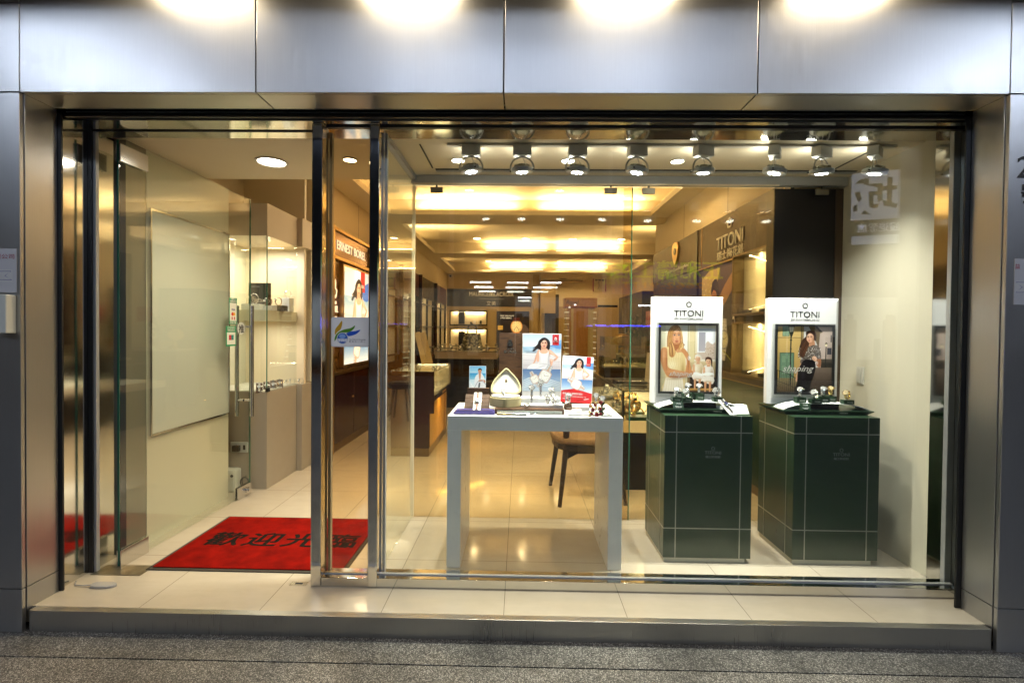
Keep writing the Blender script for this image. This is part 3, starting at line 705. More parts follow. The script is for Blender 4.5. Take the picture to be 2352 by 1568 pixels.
def couple(parent, c, h, m, rot=(0, 0, 0), dial=None):
    """emblem: two small heads and shoulders over a round watch"""
    b = MB(); w_ = h*.42
    b.prism(smoothpts([(-w_*.8, -h*.45), (-w_*.95, -h*.1), (-w_*.6, h*.08), (-w_*.62, h*.32), (-w_*.3, h*.5), (-w_*.08, h*.34), (-w_*.1, h*.14), (w_*.08, h*.14), (w_*.06, h*.4), (w_*.4, h*.52), (w_*.62, h*.3), (w_*.55, h*.05), (w_*1.0, -h*.05), (w_*.85, -h*.3), (w_*.5, -h*.5), (-w_*.3, -h*.52)], 3), -.003, 0)
    o = b.build('emblem', m, parent, loc=c, rot=rot)
    MB().lathe([(h*.17, 0), (h*.17, .0035), (0, .0035)], (0, -.003, -h*.18), 18, Matrix.Rotation(R(90), 3, 'X')).build('emblem_dial', dial or INKD, o)
    return o

# ------------------------------------------------------------------ printed pictures
def lady(p, ox, oy, k, dress='E4E2E6', skin='DBAA92', hair='1C1516'):
    """woman in a pale slip dress leaning one arm; unit figure about 450 px high"""
    q = lambda pts: [(ox+x*k, oy+y*k) for x, y in pts]; Q = lambda x, y: (ox+x*k, oy+y*k)
    def g(x, y, rx, ry, c, al, rot=0): p.glow(*Q(x, y), rx*k, ry*k, c, al, rot)
    p.poly(q([(150, 10), (215, 55), (222, 130), (200, 170), (150, 175), (95, 165), (55, 160), (20, 190), (0, 180), (40, 140), (5, 150), (60, 105), (85, 50)]), hair, 3)
    p.hair(q([(120, 30), (80, 80), (40, 130), (-5, 170)]), q([(150, 60), (110, 110), (70, 150), (20, 195)]), 26, ['3A2C2A', '120C0E', '2A1E1E'], 2.5*k, .7, 3)
    p.poly(q([(58, 310), (62, 200), (85, 165), (115, 150), (165, 150), (225, 165), (300, 230), (330, 262), (280, 310), (268, 300), (300, 262), (232, 225), (205, 220), (200, 300), (110, 310), (80, 320)]), skin, 2)
    p.poly(q([(85, 170), (50, 305), (20, 345), (0, 352), (30, 300), (62, 185)]), skin, 2)
    g(245, 205, 50, 10, 'F2D2BE', .6, .65); g(285, 288, 26, 14, 'A87058', .6, -.8); g(40, 270, 9, 60, 'B8806A', .5, .25); g(215, 225, 14, 30, 'A87058', .5)
    p.poly(q([(120, 120), (165, 120), (175, 160), (145, 180), (108, 160)]), 'C48E74', 2); g(140, 168, 40, 9, 'F0CCB6', .6)
    p.poly(q([(85, 185), (110, 210), (150, 218), (190, 205), (208, 185), (205, 260), (212, 330), (225, 400), (215, 450), (60, 450), (-60, 445), (-50, 380), (10, 345), (75, 340), (88, 260)]), dress, 3)
    g(205, 300, 14, 90, '9C98A2', .6); g(95, 280, 10, 70, 'B4B0BA', .6); g(150, 250, 28, 26, 'FAFAFC', .7); g(90, 400, 90, 16, 'FAF8FA', .7); g(150, 345, 60, 8, 'A8A4AE', .6); g(60, 435, 110, 12, 'A8A2B0', .6)
    for j, (x, d) in enumerate(((105, -4), (122, 0), (140, 2), (160, 3), (178, 2))): p.line(q([(x, 222), (x+d, 280), (x+d*2, 338)]), 2.5*k, 'B8B4BE', .6)
    for j in range(7): p.line(smoothpts(q([(200-j*8, 360), (120-j*18, 385+j*5), (40-j*14, 440)]), 5, False), 2.5*k, 'BDB8C2', .55)
    p.line(q([(95, 205), (90, 165)]), 3*k, dress); p.line(q([(198, 205), (190, 160)]), 3*k, dress)
    p.poly(q([(225, 285), (262, 290), (255, 345), (245, 372), (232, 365), (222, 320)]), skin, 2); g(228, 330, 6, 36, 'A87058', .5)
    p.oval(*Q(146, 88), 42*k, 56*k, skin); g(178, 96, 12, 40, 'B07C66', .55); g(130, 70, 22, 26, 'F2CFBC', .6); g(146, 138, 22, 8, 'B07C66', .5)
    p.poly(q([(104, 88), (106, 40), (150, 18), (194, 46), (196, 120), (186, 74), (160, 46), (124, 58)]), hair, 3)
    p.poly(q([(190, 50), (214, 80), (218, 150), (196, 172), (186, 140), (192, 100)]), hair, 3); p.poly(q([(104, 70), (92, 120), (112, 165), (100, 172), (70, 140), (84, 70)]), hair, 3)
    for x in (129, 164): p.oval(*Q(x, 80), 9*k, 5*k, '241614'); g(x, 82, 14, 8, '7A4A3C', .45); p.oval(*Q(x, 80), 8*k, 4*k, '1A100E'); p.line(q([(x-13, 69), (x, 64), (x+12, 67)]), 4*k, '2E1C18')
    g(150, 104, 6, 5, '9A6450', .6); p.line(q([(144, 84), (142, 104)]), 2.5*k, 'B98670', .6); p.oval(*Q(147, 121), 13*k, 5.5*k, 'A83A42'); g(147, 128, 14, 4, '9A6450', .4)
    p.ring(*Q(243, 300), 12*k, 6*k, 3*k, 'F4F0EA')
def bigwatch(p, x, y, r, case='C9C9CE', dial='F0EEE8', rot=0, square=False, gold='C79A78'):
    c, s_ = math.cos(rot), math.sin(rot); q = lambda pts: [(x+(a*c-b*s_)*r, y+(a*s_+b*c)*r) for a, b in pts]
    for sg in (-1, 1):
        p.poly(q([(-.62, sg*.7), (.62, sg*.7), (.42, sg*2.1), (-.42, sg*2.1)]), '8E9096')
        for k in range(7):
            yy = sg*(.85+k*.19); wv = .58-.035*k
            p.poly(q([(-wv, yy-.06), (wv, yy-.06), (wv, yy+.06), (-wv, yy+.06)]), 'E9EAEC' if k % 2 else 'C4C6CA')
            p.poly(q([(-wv*.3, yy-.07), (wv*.3, yy-.07), (wv*.3, yy+.07), (-wv*.3, yy+.07)]), gold)
    if square:
        sq = [(-.95, -.8), (-.6, -1.02), (.6, -1.02), (.95, -.8), (1.02, 0), (.95, .8), (.6, 1.02), (-.6, 1.02), (-.95, .8), (-1.02, 0)]
        p.poly(q(sq), gold, 2); p.poly(q([(a*.92, b*.92) for a, b in sq]), case, 2); p.poly(q([(a*.78, b*.78) for a, b in sq]), dial, 2)
    else:
        p.oval(x, y, r, r, '6F7278', n=28); p.oval(x, y, r*.95, r*.95, case, n=28); p.oval(x, y, r*.8, r*.8, dial, n=28)
    for k in range(12):
        a = math.pi*k/6+rot; p.line([(x+r*.56*math.sin(a), y-r*.56*math.cos(a)), (x+r*.7*math.sin(a), y-r*.7*math.cos(a))], r*.06, '55565C')
    p.line([(x, y), (x+r*.36*math.sin(rot-1), y-r*.36*math.cos(rot-1))], r*.06, '33343A'); p.line([(x, y), (x+r*.6*math.sin(rot+1.1), y-r*.6*math.cos(rot+1.1))], r*.045, '33343A')
def sea(p, x0, y0, x1, y1, lines=True):
    ym = y0+(y1-y0)*.36
    p.grad(x0, y0, x1, ym, 'A9BFDA', 'DDE6EF'); p.grad(x0, ym, x1, ym+(y1-y0)*.18, '7FA6C8', 'B9CDDD', 6); p.grad(x0, ym+(y1-y0)*.18, x1, y1, 'E3E0E4', 'C3BBC3', 8)
    if lines:
        for k, a in enumerate((.60, .74, .88)): p.line([(x0, y0+(y1-y0)*a), (x1, y0+(y1-y0)*(a+.05))], 2.5, '9B94A0')
    for k in range(9): p.line([(x0+(x1-x0)*((k*37 % 70)/100), ym+6+k*4), (x0+(x1-x0)*((k*37 % 70)/100+.25), ym+7+k*4)], 2, 'D8E4EE')
def borel_print(w_, h_, style=0):
    p = Print((1068, 108, 1552, 832), w_, h_)
    p.rect(1068, 108, 1552, 832, 'F2F2F4'); sea(p, 1072, 114, 1548, 552)
    p.poly([(1405, 260), (1548, 205), (1548, 300), (1440, 270)], '5B8AC6', 2); p.poly([(1440, 245), (1548, 180), (1548, 230)], '7FA9DA', 2)
    lady(p, 1190, 140, 1.0)
    p.rect(1442, 114, 1524, 248, 'B01E22')
    p.grad(1072, 552, 1548, 832, '4F6F9E', 'C9DAEA', 10)
    for k in range(5): p.poly([(1072, 700+k*22), (1250, 640+k*25), (1548, 720+k*20), (1548, 728+k*20), (1250, 652+k*25), (1072, 708+k*22)], 'DDE8F2', 2)
    bigwatch(p, 1225, 680, 52, rot=-.5, square=True); bigwatch(p, 1350, 640, 72, rot=.5, square=True)
    return p
def txt_on(p, o, s, x, y, hpx, m, width=None):
    q = p.P((x, y)); k = p.w/(p.b[2]-p.b[0])
    text(s, hpx*k, m, o, (q[0], -.0005-.0002, q[2]), ext=.0002, width=width*k if width else None)
SLIPW = mat('sheet_white', (.85, .85, .85), .5); SLIPR = mat('sheet_red', (.5, .02, .02), .5); SLIPG = mat('sheet_grey', (.30, .34, .42), .5)

# ------------------------------------------------------------------ white table and what stands on it
TZ = .885
tb = thing('display_table', 'white lacquered display table with slab legs behind the front window', 'table', (.092, 3.08, 0))
MB().box(-.508, .508, -.26, .26, .802, TZ).build('table_top', LACQ, tb, bevel=.002)
for a, b in ((-.508, -.428), (.428, .508)): MB().box(a, b, -.2595, .2595, .0, .8015).build('leg', LACQ, tb, bevel=.002)

t = thing('jewel_box', 'flat violet blue leather box at the front left of the white table', 'box', (-.268, 2.92, TZ))
MB().box(-.122, .122, -.05, .05, 0, .013).build('base', mat('violet_leather', (.045, .035, .17), .4), t, bevel=.003)
MB().box(-.112, .112, -.035, .05, .0135, .02).build('lid', mat('violet_leather'), t, bevel=.002)
MB().box(-.09, .09, -.0005, .0, 0, .003).build('pen_slot', GOLD, t, loc=(0, -.02, .0202))

t = thing('watch_easel', 'slanted walnut easel of planks behind the violet box', 'display stand', (-.262, 3.03, TZ))
M = Matrix.Rotation(R(42), 3, 'X')
for k in range(4):
    y = -.065+k*.034; MB().obox(M@Vector((0, y, .0))+Vector((0, 0, .055)), .153, .0325, .010, M).build('plank', WALNUT, t, bevel=.001)
MB().box(-.07, .07, .03, .05, 0, .085).build('back_foot', WALNUT, t)
MB().box(-.068, .068, .045, .075, .085, .132).build('card_holder', WALNUT, t, bevel=.002)
t = thing('watch_rest', 'white leather rest on the walnut easel', 'display pad', (-.255, 2.955, .945))
o = MB().box(-.024, .024, -.075, .075, -.006, .006).build('pad', mat('white_leather', (.8, .8, .78), .4), t, bevel=.003); o.matrix_local = M.to_4x4()
strap_watch('wrist_watch', 'brown leather strap watch on the white rest of the walnut easel', (-.255, 2.948, .956), 0, 'watches on the white table', M, .135)
p = Print((390, 507, 606, 785), .106, .138); p.rect(390, 507, 606, 785, 'F4F4F4'); p.grad(394, 510, 602, 600, '6FB0DA', 'A9D6EC'); p.grad(394, 600, 602, 680, '2F8FC8', '8CC8E0'); p.grad(394, 680, 602, 782, 'C6E0EC', 'E9F0F2')
p.poly([(470, 782), (462, 660), (500, 610), (525, 600), (560, 612), (600, 700), (602, 782)], 'E6E8EC', 2); p.poly([(512, 600), (540, 600), (535, 680), (520, 680)], 'C98F70', 2); p.oval(526, 575, 22, 32, 'C98F70')
p.poly([(502, 570), (505, 545), (528, 536), (550, 548), (551, 572), (540, 556), (512, 557)], '1A1414', 2); p.poly([(515, 690), (590, 680), (600, 715), (585, 720), (570, 695), (515, 705)], 'C08566', 2); p.ring(575, 684, 9, 6, 4, 'E8E8E8')
p.line([(395, 700), (440, 782)], 5, 'FFFFFF'); p.line([(460, 782), (500, 710), (560, 700), (606, 740)], 5, '39566E'); p.poly([(505, 782), (515, 720), (535, 720), (530, 782)], '555A60', 1)
t = thing('photo_card', 'small blue photo card of a man in a white shirt above the walnut easel', 'card', (-.267, 3.085, TZ+.133))
o = p.build('print', t, (0, 0, 0), (R(-6), 0, 0)); MB().box(-.053, .053, .0004, .003, 0, .138).build('card', SLIPW, t, rot=(R(-6), 0, 0)); txt_on(p, o, 'Royal Blues', 440, 590, 8, SLIPW, 70)
MB().box(-.05, .05, -.004, .006, -.002, 0).build('foot', WALNUT, t)

wb = thing('walnut_plinth', 'low walnut display base with a white drawer front and metal lettering on the white table', 'display base', (.062, 2.905, TZ))
MB().box(-.208, .205, 0, .33, .0, .030).build('body', WALNUT, wb, bevel=.0015)
MB().box(-.195, .192, -.003, -.0005, .004, .020).build('drawer_front', mat('drawer_white', (.62, .66, .62), .4), wb, bevel=.001)
text('ERNEST & BOREL', .0045, METL, wb, (.065, -.0006, .0235), ext=.0008, width=.075)
flower(wb, (.145, -.0032, .011), .004, .0015, INKG)
# walnut back board and posters
t = thing('walnut_board', 'tall walnut grain board with a metal emblem left of the poster', 'display board', (-.061, 3.225, TZ+.0305))
MB().box(-.076, .0745, 0, .018, 0, .45).build('board', WALNUT, t, bevel=.001)
couple(t, (-.005, -.0005, .385), .046, mat('dark_metal', (.18, .18, .17), .3, 1), dial=SILV)
text('ERNEST', .008, METL, t, (0, -.0005, .343), width=.045); text('BOREL', .020, METL, t, (-.002, -.0005, .318), width=.085)
p = borel_print(.252, .376); t = thing('photo_poster', 'larger sea side poster of a woman in a white dress above two square watches', 'poster', (.144, 3.205, TZ+.0305))
o = p.build('print', t, (0, 0, .07)); MB().box(-.127, .127, .0006, .012, .0, .448).build('board', SLIPW, t)
txt_on(p, o, 'Romantic Moments', 1165, 330, 12, SLIPG, 150); txt_on(p, o, '浪漫時刻  永恆珍藏', 1175, 346, 9, SLIPG, 130); txt_on(p, o, 'BOREL', 1482, 206, 16, SLIPW, 56); couple(o, (p.P((1482, 165))[0], -.0005, p.P((1482, 165))[2]), .020, SLIPW)
t = thing('photo_poster', 'smaller leaning poster of the same woman with one watch and a red lower band', 'poster', (.362, 3.125, TZ+.04), 0)
p = Print((1522, 355, 1943, 945), .200, .298); p.rect(1522, 355, 1943, 945, 'F0F0F0'); sea(p, 1526, 360, 1939, 670); p.poly([(1800, 470), (1939, 430), (1939, 520)], '5B8AC6', 2); lady(p, 1630, 370, .82); p.rect(1848, 360, 1906, 476, 'B01E22')
p.grad(1526, 650, 1939, 830, '4C76AE', 'D8E6F2', 8); p.poly([(1526, 800), (1700, 770), (1939, 820), (1939, 945), (1526, 945)], 'AF2024', 1); p.rect(1526, 822, 1939, 941, 'AF2024'); bigwatch(p, 1722, 712, 62, rot=-1.1, square=True)
p.line([(1740, 922), (1900, 888)], 11, 'D8C8C8'); p.line([(1740, 922), (1835, 902)], 12, '7A1418')
RR = (R(-8), R(3.2), 0)
o = p.build('print', t, (0, 0, 0), RR); MB().box(-.1, .1, .0006, .004, 0, .298).build('board', SLIPW, t, rot=RR)
txt_on(p, o, '見證人物．瞬間型的偉大', 1680, 845, 22, SLIPW, 270); txt_on(p, o, '即日起至服務台憑券即可獲贈精品一組', 1710, 875, 10, SLIPW, 300); txt_on(p, o, '贈送名筆', 1590, 905, 12, SLIPW, 80); txt_on(p, o, 'BOREL', 1876, 458, 10, SLIPW, 40); txt_on(p, o, 'Romantic Moments', 1605, 440, 9, SLIPG, 90)
MB().box(-.08, .08, .002, .05, -.008, 0).build('foot', WALNUT, t)
# heart shaped box, open
hb = thing('leaf_shaped_box', 'open pale gold leaf shaped watch box standing on the walnut base', 'box', (-.086, 3.02, TZ+.0305))
GB = mat('pale_gold_leather', (.50, .44, .24), .4, .15, fn=speckle(.08, 20)); IV = mat('ivory_lining', (.78, .76, .70), .6)
out = smoothpts([(0, .168), (-.035, .137), (-.075, .090), (-.096, .04), (-.088, .008), (-.05, -.003), (0, 0), (.05, -.003), (.088, .008), (.096, .04), (.075, .090), (.035, .137)], 4)
inn = [(x*.90, (z-.07)*.90+.07) for x, z in out]
b = MB(); n = len(out)
vs = [(x, .0, z) for x, z in out]+[(x, .0, z) for x, z in inn]+[(x, .03, z) for x, z in out]+[(x, .020, z) for x, z in inn]
fs = []
for i in range(n):
    j = (i+1) % n; fs += [(i, j, n+j, n+i), (i, 2*n+i, 2*n+j, j), (n+i, n+j, 3*n+j, 3*n+i)]
fs.append(list(range(2*n, 3*n)))
lid = b.add(vs, fs).build('lid', GB, hb, loc=(0, .055, .072), rot=(R(-24), 0, 0), smooth=False)
MB().add([(x, .0195, z) for x, z in inn], [list(range(n))]).build('lid_lining', IV, lid); couple(lid, (0, .0185, .09), .022, GOLD)
base_o = smoothpts([(0, -.085), (-.05, -.06), (-.092, -.02), (-.096, .02), (-.07, .05), (0, .06), (.07, .05), (.096, .02), (.092, -.02), (.05, -.06)], 4)
MB().prism(base_o, 0, .055, 'z').build('base', GB, hb, bevel=.003)
MB().prism([(x*.9, y*.9) for x, y in base_o], .0555, .066, 'z').build('cushion', IV, hb, bevel=.003)
ring_watch('wrist_watch', 'small steel watch nested in the open pale gold box', (-.098, 3.0, TZ+.0305+.0665), 0, 'watches on the white table', tilt=55, rr=.014)
# white stepped platform and watches
t = thing('stepped_platform', 'white two step platform of watches in front of the larger poster', 'display base', (.143, 3.06, TZ+.0305))
MB().box(-.133, .125, -.085, .09, 0, .014).build('lower_step', SLIPW, t, bevel=.0015); MB().box(-.133, .11, .0, .09, .0145, .044).build('upper_step', SLIPW, t, bevel=.0015)
zs1, zs2 = TZ+.0305+.0145, TZ+.0305+.0445
G_ = 'watches on the white table'
def tall_watch(label, loc, rz, h, band=SILV, link=LK, dial=DIAL, group=G_):
    """watch hanging straight: band falls down the front of a slim post"""
    t = thing('wrist_watch', label, 'watch', loc, rz, group)
    pts = [(0, -.012, .004), (0, -.012, h-.02), (0, -.006, h-.002), (0, .006, h), (0, .012, h-.012), (0, .010, h*.4)]
    MB().tube(pts, .0016, 8, flat=.0072).build('bracelet', link, t, smooth=True)
    MB().box(-.004, .004, -.009, .008, 0, h-.006).build('post', SLIPW, t)
    watch_head(t, Vector((0, -.0105, h-.016)), Matrix.Rotation(R(62), 3, 'X'), band, dial, .0185)
    return t
tall_watch('steel bracelet watch hanging straight at the left of the white platform', (.076, 3.045, zs1), 0, .115)
tall_watch('tallest steel watch at the back middle of the white platform', (.133, 3.11, zs2), .1, .115)
ring_watch('wrist_watch', 'steel watch on an oval bracelet in the middle of the white platform', (.177, 3.02, zs1), -.5, G_, tilt=62)
ring_watch('wrist_watch', 'steel watch on an oval bracelet at the back right of the white platform', (.206, 3.115, zs2), -.6, G_, tilt=62)
ring_watch('wrist_watch', 'small steel watch at the front right edge of the white platform', (.215, 2.99, zs1), -.9, G_, tilt=35, rr=.016)
t = ring_watch('wrist_watch', 'small round steel pocket piece lying at the front edge of the walnut base', (.045, 2.935, TZ+.031), .2, G_, tilt=60, rr=.010)
block('walnut_block', 'little walnut block with silver lettering before the leaning poster', (.302, 3.03, TZ+.0095), .046, .034, .034, WALNUT, None, 'ERNEST BOREL', METL)
ring_watch('wrist_watch', 'steel watch on the little walnut block before the leaning poster', (.300, 3.03, TZ+.0440), .3, G_, tilt=62, rr=.03)
t = thing('white_tray', 'thin white tray under the little walnut block', 'tray', (.38, 3.03, TZ+.0005)); MB().box(-.11, .11, -.05, .05, 0, .0085).build('tray', SLIPW, t, bevel=.001)
for lab, x, y, z, wx, h in (('small white price card at the right front of the walnut base', .236, 2.955, TZ+.031, .054, .022), ('long white card standing before the red band of the leaning poster', .405, 2.995, TZ+.0095, .054, .026)):
    t = thing('price_card', lab, 'card', (x, y, z)); MB().box(-wx/2, wx/2, -.006, .006, 0, h).build('card', SLIPW, t, bevel=.001); text('Romantic Moments', .0035, INKG, t, (0, -.0064, h*.4), ext=.0003, width=wx*.7)
t = thing('pen_box', 'long white pen box at the front right of the white table', 'box', (.418, 2.90, TZ)); MB().box(-.13, .13, -.035, .035, 0, .010).build('box', SLIPW, t, bevel=.001); MB().box(-.12, .12, -.028, .028, .0104, .0112).build('window', mat('soft_grey', (.55, .55, .5), .4), t)
t = thing('ring', 'small silver ring standing on the white pen box', 'ring', (.352, 2.905, TZ+.0115)); MB().tube([(.009*math.cos(a), 0, .0105+.009*math.sin(a)) for a in [2*math.pi*k/16 for k in range(16)]], .0015, 6, closed=True).build('band', SILV, t, smooth=True); MB().ball((0, 0, .021), .003).build('stone', CHROME, t)
tall_watch('steel watch at the right end of the white table, left one of two', (.474, 3.03, TZ), -.1, .118)
tall_watch('steel watch at the right end of the white table, right one of two', (.510, 3.01, TZ), -.15, .104)
t = thing('pen_tray', 'black tray at the front edge of the white table', 'tray', (-.045, 2.868, TZ)); MB().box(-.088, .088, -.012, .012, 0, .005).build('tray', BLACK, t, bevel=.001)
for k, (x, y, m_, l) in enumerate(((-.075, 2.868, GOLD, 'gold'), (.01, 2.866, SILV, 'silver'))):
    t = thing('ball_pen', l+' ball pen lying on the black tray', 'pen', (x, y, TZ+.0095), .03 if k else -.02, 'pens on the black tray')
    MB().tube([(-.055, 0, 0), (.05, 0, 0)], .004, 10).build('barrel', m_, t, smooth=True); MB().tube([(.05, 0, 0), (.062, 0, 0)], .004, 10, r2=.001).build('tip', CHROME, t)
t = thing('keychain', 'looped silver key chain beside the pens', 'key chain', (.085, 2.87, TZ+.002)); MB().tube([(.02*math.cos(a)*1.2, .008*math.sin(a), .001+.012*abs(math.sin(a*1.5))) for a in [2*math.pi*k/24 for k in range(24)]], .0018, 6, closed=True).build('chain', SILV, t)
# roses
rs = thing('rose_bunch', 'small bunch of red and gold roses lying on the right front of the white table', 'flowers', (.447, 2.875, TZ))
RED = mat('rose_red', (.35, .008, .015), .5); YEL = mat('bud_gold', (.55, .42, .12), .4); LEAF = mat('leaf_green', (.02, .055, .015), .5)
def rose(c, r, m):
    b = MB(); rnd = random.Random(int(c[0]*1e4))
    for lay, nn in ((.25, 3), (.5, 4), (.8, 5), (1, 6)):
        for k in range(nn):
            a = 2*math.pi*(k/nn)+lay*3+rnd.random()*.3; M = Matrix.Rotation(a, 3, 'Y')@Matrix.Rotation(R(25+35*lay), 3, 'X')
            pts = []
            for i in range(4):
                for j in range(4):
                    u = (j/3-.5)*1.5; v = i/3
                    pts.append(Vector(c)+M@Vector((r*.75*math.sin(u)*(.6+.4*v), -r*(v*1.0-.1)*(1.0 if 1 else 0), r*lay*.7*math.cos(u)*(1-.12*math.cos(j*2+lay)))))
            b.add(pts, [(i*4+j, i*4+j+1, i*4+j+5, i*4+j+4) for i in range(3) for j in range(3)])
    return b.build('bloom', m, rs, smooth=True)
for c, r, m_ in (((.0, -.045, .018), .020, RED), ((-.024, -.04, .045), .019, RED), ((.018, -.035, .050), .018, RED), ((-.008, -.03, .072), .017, RED), ((.026, -.02, .085), .018, RED), ((-.036, -.03, .066), .016, RED), ((-.030, -.04, .022), .015, RED), ((.022, -.045, .022), .014, RED)): rose(c, r, m_)
b = MB()
for k in range(26):
    b.ball((random.uniform(-.045, .02), random.uniform(-.06, -.04), random.uniform(.005, .09)), .0045, n=7, m=5)
b.build('buds', YEL, rs)
b = MB()
for k in range(9):
    a = random.uniform(-.6, 1.0); c = Vector((random.uniform(.02, .05), random.uniform(-.04, 0), random.uniform(.02, .085))); M = Matrix.Rotation(a, 3, 'Y')@Matrix.Rotation(random.uniform(-.7, .7), 3, 'Z')
    b.add([c+M@Vector(v) for v in ((0, 0, -.016), (.009, .002, 0), (0, -.002, .018), (-.009, .002, 0))], [(0, 1, 2, 3)])
b.build('leaves', LEAF, rs); MB().tube([(.03, -.02, .03), (.075, -.01, .012), (.115, 0, .005)], .002, 6).build('stem', LEAF, rs)

# ------------------------------------------------------------------ the two green plinths
def plinth(x0, x1, label):
    cx = (x0+x1)/2; w_ = x1-x0; o = thing('display_plinth', label, 'plinth', (cx, 2.93, 0), 0, 'dark green display plinths')
    h0 = .030
    MB().box(-w_/2, w_/2, 0, .425, h0, .885).build('body', GREEN, o, bevel=.0015)
    MB().box(-w_/2+.006, w_/2-.03, .012, .41, 0, h0-.0005).build('plinth_foot', mat('cream_base', (.62, .58, .46), .4), o)
    m = MB(); e = .0012
    for z in (.782, .205): m.box(-w_/2-e, w_/2+e, -e, .0, z, z+.006).box(-w_/2-e, -w_/2, .0, .425, z, z+.006)
    for x in (-w_/2+.068, w_/2-.072): m.box(x, x+.006, -e*1.6, -e*.9, h0, .885)
    for y in (.075, .34): m.box(-w_/2-e*1.6, -w_/2-e*.9, y, y+.006, h0, .885)
    m.build('metal_inlay', mat('inlay_metal', (.40, .41, .36), .35, .6), o)
    flower(o, (.028, -.0006, .690), .011, .0028, mat('logo_grey', (.22, .25, .23), .4), ext=.0008)
    text('TITONI', .020, mat('logo_grey'), o, (.028, -.0006, .655), ext=.0006, width=.098); text('瑞士梅花錶', .011, mat('logo_grey'), o, (.028, -.0006, .634), ext=.0006, width=.090, bold=.01)
    return o
plinth(.872, 1.394, 'dark green lacquered plinth nearer the white table'); plinth(1.640, 2.145, 'dark green lacquered plinth beside the pale right wall')
def foot_and_tray(cx, side):
    t = thing('green_tray', 'dark green tray with sloping edges on top of the plinth %s' % side, 'tray', (cx, 3.17, .8855), 0, 'green trays on the plinths')
    W, D = .275, .165; z1 = .026
    MB().add([(sx*(W-.03), sy*(D-.02), 0) for sx, sy in ((-1, -1), (1, -1), (1, 1), (-1, 1))]+[(sx*W, sy*D, z1-.004) for sx, sy in ((-1, -1), (1, -1), (1, 1), (-1, 1))]+[(sx*W, sy*D, z1) for sx, sy in ((-1, -1), (1, -1), (1, 1), (-1, 1))],
             [(3, 2, 1, 0), (8, 9, 10, 11)]+[(i+k, (i+1) % 4+k, (i+1) % 4+4+k, i+4+k) for k in (0, 4) for i in range(4)]).build('tray', GREEN, t)
    text('TITONI', .007, PALEL, t, (.09, -D-.0008, .010), ext=.0005, width=.05)
    f = thing('arched_foot', 'white arched sheet on the green tray %s' % side, 'display stand', (cx, 3.17, .8855+z1+.0003), 0, 'white arched sheets')
    prof = smoothpts([(-.262, 0), (-.215, .018), (-.14, .034), (0, .038), (.14, .034), (.215, .018), (.262, 0)], 5, False)
    n = len(prof); th = .004
    MB().prism([(x, z) for x, z in prof]+[(x*1.0, z+th) for x, z in prof[::-1]], -.145, -.022).build('sheet', mat('sheet_lacquer', (.82, .82, .82), .35), f)
    MB().box(-.09, .11, -.09, -.023, 0, .032).build('support', BLACK, f)
    return .8855+z1
zt = foot_and_tray(1.124, 'nearer the white table'); foot_and_tray(1.888, 'beside the pale right wall')
def show_panel(cx, Y, label, pr, lab2):
    W, z0, z1 = .226, .0, .683
    t = thing('photo_stand', label, 'display stand', (cx, Y, zt+.0145), 0, 'white photo stands')
    pw = mat('stand_white', (.80, .80, .80), .35, coat=.2)
    c = .020
    MB().add([(-W, .05, z0), (W, .05, z0), (W, .05, z1), (-W, .05, z1), (-W, .014, z0), (W, .014, z0), (W, .014, z1), (-W, .014, z1), (-W+c, 0, z0), (W-c, 0, z0), (W-c, 0, z1-c), (-W+c, 0, z1-c)],
             [(0, 3, 2, 1), (0, 1, 5, 4), (1, 2, 6, 5), (2, 3, 7, 6), (3, 0, 4, 7), (4, 5, 9, 8), (5, 6, 10, 9), (6, 7, 11, 10), (7, 4, 8, 11), (8, 9, 10, 11)]).build('board', pw, t)
    MB().box(-.201, .199, -.006, -.0005, .04, .520).build('inset', mat('inset_grey', (.55, .56, .54), .4), t)
    fr = MB(); x0, x1, y0, y1 = -.188, .190, .064, .514; k = .013
    fr.box(x0, x1, -.016, -.0065, y1-k, y1).box(x0, x1, -.016, -.0065, y0, y0+k).box(x0, x0+k, -.016, -.0065, y0+k, y1-k).box(x1-k, x1, -.016, -.0065, y0+k, y1-k).build('picture_frame', BLACK, t)
    o = pr.build('photo', t, ((x0+x1)/2, -.0075, y0+k))
    flower(t, (.005, -.0006, .635), .018, .005, INKD, ext=.001)
    text('TITONI', .039, INKD, t, (.005, -.0006, .560), ext=.001, width=.186); text('OF SWITZERLAND', .0115, mat('ink_light', (.30, .30, .30), .5), t, (.005, -.0006, .538), ext=.0006, width=.183)
    return t, o
PW, PH = .352, .424
